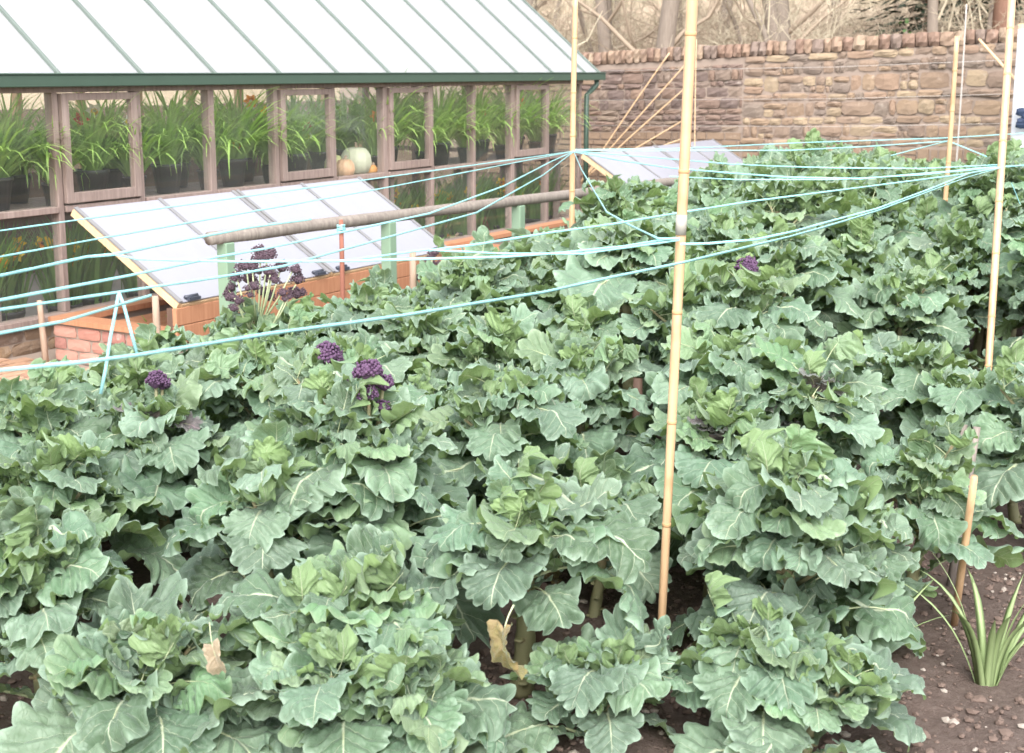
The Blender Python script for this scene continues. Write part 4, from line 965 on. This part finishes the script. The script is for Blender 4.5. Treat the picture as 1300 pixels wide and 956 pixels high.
def zone(px, py, y):
    if y > 4: return ('broccoli plant in the far part of the bed near the stone wall', 'broccoli plants near the wall')
    if px < 420: return ('broccoli plant in the leafy left part of the bed below the cold frame', 'broccoli plants below the cold frame')
    if px < 840: return ('broccoli plant in the crowded middle of the bed left of the thick cane', 'broccoli plants left of the thick cane')
    return ('broccoli plant in the broad stand of leaves right of the thick cane', 'broccoli plants right of the thick cane')
COLS = [2.85, 3.42, 3.98, 4.55, 5.10, 5.66, 6.22, 6.78, 7.34]
npl = 0
for ci, cx_ in enumerate(COLS):
    y = -4.6+(ci % 2)*.28
    while y < 10.4:
        x = cx_+rb.uniform(-.08, .08); yy = y+rb.uniform(-.08, .08); y += .56 if y < 3 else .64
        px, py, d = proj((x, yy, .4))
        if d < 3.0 or px < -170 or px > 1480 or py > 1080: continue
        gx, gy, _ = proj((x, yy, 0))
        if gx > 1050 and gy > 600: continue            # open soil on the right
        if gy > 1010 or (gy > 835 and gx > 560) or (gy > 690 and 760 < gx < 900): continue
        if gx > 1020 and gy > 560 and gx < 1180: continue
        if 745 < gx < 855 and 572 < gy < 690: continue
        if 520 < gx < 730 and gy > 800: continue
        if near(x, yy, .36): continue
        h0 = (.46 if gy > 900 else .64)+.05*max(0, yy+3)*1.0 if yy < 1.5 else .9+.02*(yy-1.5)
        if 2.8 < x < 3.6: h0 -= .05
        h = cap_h(x, yy, min(h0*rb.uniform(.8, 1.25), 1.25))
        if h < .34: continue
        lab, grp = zone(px, py, yy); _q = proj((x, yy, h)); ll = where(_q[0], _q[1], 'low broccoli plant' if h < .55 else 'tall broccoli plant' if h > .95 else 'leafy broccoli plant') if d < 9.5 else None; lab = ll or lab
        placed.append((x, yy)); npl += 1
        broccoli((x, yy), h, rb, lab, grp, low=.1 if d < 6.5 else .3, dens=1.1 if d < 6 else 1.0 if d < 8.5 else .72, big=1.0 if d < 8.5 else 1.1)
# tall individuals making the skyline
for (px, py, dd_, lab) in ((792, 226, 8.2, 'tallest broccoli plant rising in front of the white lights of the second frame'), (1012, 190, 10.2, 'tall broccoli plant standing up against the stone wall'), (1268, 196, 8.6, 'tall broccoli plant crowding the right cane before the white sheet'), (905, 222, 9.0, 'tall broccoli plant in front of the end of the log rail')):
    p = atd(px, py, dd_); h = p.z-.12; broccoli((p.x, p.y), h, rb, lab, dens=1.0, low=.5)
# the broccoli in flower: dark purple sprays
def spray(px, py, z, h, lab, n, sp):
    p = atz(px, py, z); t = thing('flowering_broccoli', lab, 'plant', (p.x, p.y, 0)); rg = random.Random(px)
    sm_, cur = STEM[1]; link('stem', sm_, t, (0, 0, 0), None, (1.1, 1.1, h*.62)); c0 = Vector((cur(1).x, cur(1).y, h*.60))
    hd = [bud_head(i+20, 26, .034, 'dark_bud') for i in range(2)]
    for k in range(n):
        a = k*2.4; f_ = (k+.5)/n; r = sp*math.sqrt(f_)*rg.uniform(.8, 1.1); e = Vector((cos(a)*r, sin(a)*r, h*1.0-f_*.2*h-rg.uniform(0, .08))); m = MB(); b0 = c0-Vector((0, 0, .14*rg.random()))
        m.tube([b0, b0*.4+e*.6+Vector((0, 0, -.02)), e], [.007, .005, .004], 5); st = m.obj('flower_stalk', 'petiole', t)
        for i in range(3): link('flower_head', rg.choice(hd), st, e+Vector((rg.uniform(-.03, .03), rg.uniform(-.03, .03), rg.uniform(-.05, .02))), (rg.uniform(-.5, .5), rg.uniform(-.5, .5), 0), rg.uniform(.5, 1.05))
    for k in range(9): put_leaf(t, rg.choice(MID), Vector((0, 0, h*rg.uniform(.3, .6))), k*2.4, radians(rg.uniform(15, 50)), rg.uniform(.16, .24), rg)
spray(332, 306, 1.05, 1.02, 'broccoli run to flower, a spray of dark purple buds before the white lid', 16, .22)
spray(545, 304, .84, .8, 'small dark purple flowering sprig by the right end of the white lid', 5, .07)
# fallen and yellowed leaves
p = atz(640, 812, .1)
p = atd(652, 768, 3.55); o = link('yellow_leaf', YEL, None, p, (radians(-50), radians(15), radians(150)), .15); tag(o, 'withered yellow and brown leaf hanging beside the thick front stem', 'leaf')
p = atd(266, 790, 3.35); o = link('dry_leaf', DRY, None, p, (radians(-38), radians(20), radians(-150)), .085); tag(o, 'dry papery tan leaf hanging in the front left gap', 'leaf')
# strappy clumps
def clump(lab, px, py, n, L, spread, droop, wd, seed, rz=0):
    p = atz(px, py, 0); t = thing('iris_clump', lab, 'plant', (p.x, p.y, 0)); rg = random.Random(seed)
    for k in range(n):
        a = k*2.4+rg.uniform(-.3, .3); ln = L*rg.uniform(.55, 1.0); el = radians(rg.uniform(90-spread, 86)); dr = droop*rg.uniform(.3, 1.1); m = MB(); m.smooth = True; N = 9; q = Vector((cos(a)*.03, sin(a)*.03, -.01)); pts = [q.copy()]
        for i in range(N): e = el-dr*(i/N)**1.5; q = q+Vector((cos(a)*cos(e), sin(a)*cos(e), sin(e)))*ln/N; pts.append(q.copy())
        s_ = Vector((-sin(a), cos(a), 0)); vs = []; fs = []
        for i, c in enumerate(pts):
            w_ = wd*(1-.25*i/N) if i < N-2 else wd*(.55 if i == N-2 else (.3 if i == N-1 else .02)); up = Vector((cos(a), sin(a), 0))*.35*w_
            vs += [c-s_*w_, c-up*.7, c+s_*w_, c+up*.1]
        for i in range(N):
            for j in range(4): j2 = (j+1) % 4; fs.append((i*4+j, i*4+j2, (i+1)*4+j2, (i+1)*4+j))
        m.add(vs, fs); m.obj('blade', 'iris_green', t)
clump('strappy pale green clump growing in the soil at bottom right', 1252, 868, 17, .54, 26, 1.4, .0135, 4)
clump('few strappy blades rising in the soil under the drooping dark leaves', 1075, 868, 4, .46, 30, .9, .018, 8)
print('broccoli', cnt, npl)
# ================================================================== WOODLAND BEYOND THE WALL
def hz(x, y):
    d = max(0, y-13.0); return -.03+.10*d+.0012*d*d*.6+noise.fractal(Vector((x*.08, y*.08, 0)), 1, 2, 3)*min(1, d/8)*.9
b = MB(); b.smooth = True; nx, ny = 90, 60; vs = [(-90+i*2.2, 13+((j/ny)**1.6)*120, 0) for j in range(ny+1) for i in range(nx+1)]; vs = [(x, y, hz(x, y)) for x, y, _ in vs]
b.add(vs, [(j*(nx+1)+i, j*(nx+1)+i+1, (j+1)*(nx+1)+i+1, (j+1)*(nx+1)+i) for j in range(ny) for i in range(nx)]); tag(b.obj('wooded_hillside', 'hill'), kind='structure')
def bare(seed, H, r, lean=.1, levels=4, first=.18):
    rg = random.Random(seed); tr = MB(); cr = MB()
    def branch(m, p, d, L, r, lev):
        n = 5 if lev < 2 else 3; pts = [p.copy()]; rs = [r]; q = p.copy(); dd = d.copy()
        for i in range(n):
            dd = (dd+Vector((rg.gauss(0, 1), rg.gauss(0, 1), rg.gauss(0, .6)+.15))*(.13 if lev == 0 else .26)).normalized(); q = q+dd*L/n; pts.append(q.copy()); rs.append(r*(1-.72*(i+1)/n))
        (tr if lev == 0 else cr).tube(pts, rs, 7 if lev == 0 else (5 if lev == 1 else 3), lev == 0)
        if lev >= levels: return
        k = {0: 13, 1: 7, 2: 5, 3: 3}[lev]
        for i in range(k):
            f_ = first+(1-first)*(i+rg.random())/k if lev == 0 else rg.uniform(.2, 1.0); ix = min(int(f_*n), n-1); fr = f_*n-ix; c = pts[ix]+(pts[ix+1]-pts[ix])*fr; rr = rs[ix]+(rs[ix+1]-rs[ix])*fr
            nd = (dd*.45+Vector((rg.gauss(0, 1), rg.gauss(0, 1), rg.uniform(.0, 1.1)))).normalized(); branch(cr, c, nd, L*rg.uniform(.32, .55)*(1 if lev else .8), max(rr*(.3 if lev == 0 else .45), .005), lev+1)
    branch(tr, Vector((0, 0, -.2)), Vector((rg.uniform(-lean, lean), rg.uniform(-lean, lean), 1)).normalized(), H, r, 0)
    return tr, cr
KT = []
for i in range(4):
    tr, cr = bare(300+i, [8, 7, 9, 6][i], [.16, .11, .2, .08][i], .16, 4, [.08, .06, .15, .04][i]); KT.append((tr.mesh('trunk', 'bark'), cr.mesh('crown', 'twig_pale' if i % 2 else 'twig')))
TW = [('slender bare tree', 'bare tree'), ('pale twigged bare tree', 'bare tree'), ('stout bare tree', 'bare tree'), ('small branching bare tree', 'bare tree')]
rt = random.Random(21)
def tree_at(px, dist, k, lab, s=1.0):
    p = atd(px, 60, dist); z = hz(p.x, p.y); t = thing('bare_tree', lab, 'tree', (p.x, p.y, z), rt.uniform(0, 6.28), 'bare trees beyond the wall'); link('trunk', KT[k][0], t, None, None, s); link('crown', KT[k][1], t, None, None, s); return t
tree_at(838, 24, 2, 'dark trunked bare tree rising over the wall left of the thick cane'); tree_at(785, 26, 0, 'ivy green tinged bare tree over the wall left end'); tree_at(995, 27, 2, 'broad bare trunk over the middle of the wall'); tree_at(1170, 25, 1, 'pale bare trunk over the wall right of the middle', 1.1); tree_at(1035, 23, 3, 'small pale branching tree just behind the coping')
for k in range(30):
    tree_at(rt.uniform(560, 1420), rt.uniform(23, 48), rt.randrange(4), 'bare brown twiggy tree in the wood beyond the wall', rt.uniform(.8, 1.3))
# brush and bramble mass
b = MB(); rg = random.Random(33)
for k in range(9000):
    p = atd(rg.uniform(520, 1480), 60, rg.uniform(19.5, 46)); z = hz(p.x, p.y); d = Vector((rg.gauss(0, .6), rg.gauss(0, .6), rg.uniform(.2, 1))).normalized(); L = rg.uniform(.5, 1.8); q = Vector((p.x, p.y, z+rg.uniform(0, 1.2))); d2 = (d+Vector((rg.gauss(0, .5), rg.gauss(0, .5), rg.uniform(-.7, .1)))).normalized(); d3 = (d2+Vector((rg.gauss(0, .5), rg.gauss(0, .5), rg.uniform(-.7, .1)))).normalized()
    b.mi = 0 if rg.random() < .6 else 1; r0 = rg.uniform(.004, .011); b.tube([q, q+d*L*.4, q+d*L*.4+d2*L*.35, q+d*L*.4+d2*L*.35+d3*L*.3], [r0, r0*.8, r0*.6, r0*.3], 3, False)
tag(b.obj('brushwood', ['twig', 'twig_pale']), 'tangle of bare brown brushwood on the slope beyond the wall', kind='stuff')
# dark conifers at the upper right
def conifer(px, dist, H, lab):
    p = atd(px, 60, dist); z = hz(p.x, p.y); t = thing('conifer_tree', lab, 'tree', (p.x, p.y, z), 0, 'dark conifers beyond the wall'); rg = random.Random(px); m = MB(); m.tube([(0, 0, -.2), (0, 0, H*.5), (0, 0, H)], [.2, .14, .03], 9); m.obj('trunk', 'bark_red', t); c = MB()
    for k in range(1500):
        f_ = rg.random(); zz = .9+f_*(H-.9); a = rg.uniform(0, 6.28); rr = (1-f_*.8)*H*.26*rg.uniform(.3, 1); q = Vector((cos(a)*rr, sin(a)*rr, zz-rr*.25)); d = Vector((cos(a), sin(a), rg.uniform(-.6, .2)))*rg.uniform(.25, .5); s_ = Vector((-sin(a), cos(a), rg.uniform(-.3, .3)))
        c.strip([q, q+d*.5, q+d], [.03, rg.uniform(.06, .13), .01], s_)
    c.obj('crown', 'conifer', t)
conifer(1225, 31, 8, 'dark green conifer over the right part of the wall'); conifer(1320, 29, 8, 'dark conifer at the right edge beyond the wall'); conifer(1180, 36, 9, 'dark conifer set further back at the upper right')
p = atd(1268, 60, 25); z = hz(p.x, p.y); t = thing('pine_tree', 'single straight reddish pine trunk over the right end of the wall', 'tree', (p.x, p.y, z)); m = MB(); m.tube([(0, 0, -.2), (.03, 0, 3), (.0, 0.05, 9)], [.17, .15, .09], 10); m.obj('trunk', 'bark_red', t)
c = MB(); rg = random.Random(5)
for k in range(700):
    a = rg.uniform(0, 6.28); q = Vector((cos(a)*rg.uniform(0, 1.6), sin(a)*rg.uniform(0, 1.6), rg.uniform(6, 9.4))); d = Vector((rg.gauss(0, 1), rg.gauss(0, 1), .3)).normalized()*.35; c.strip([q, q+d*.5, q+d], [.03, .09, .01], d.orthogonal().normalized())
c.obj('crown', 'conifer', t)
p = atd(1150, 40, 23); t = thing('ivy_bush', 'small green ivy bush showing above the wall coping', 'shrub', (p.x, p.y, hz(p.x, p.y))); c = MB(); hh = p.z-hz(p.x, p.y)
for k in range(420):
    v = Vector((rg.gauss(0, .22), rg.gauss(0, .22), hh*.55+rg.gauss(0, .3)*hh*.6)); d = Vector((rg.gauss(0, 1), rg.gauss(0, 1), rg.gauss(0, 1))).normalized()*.07; c.strip([v, v+d*.5, v+d], [.01, .04, .005], d.orthogonal().normalized())
tag(c.obj('foliage', 'ivy', t), kind='stuff')
m = MB(); m.tube([(0, 0, -.1), (.02, 0, hh*.5), (0, .02, hh)], [.04, .03, .015], 6); m.obj('trunk', 'bark', t)
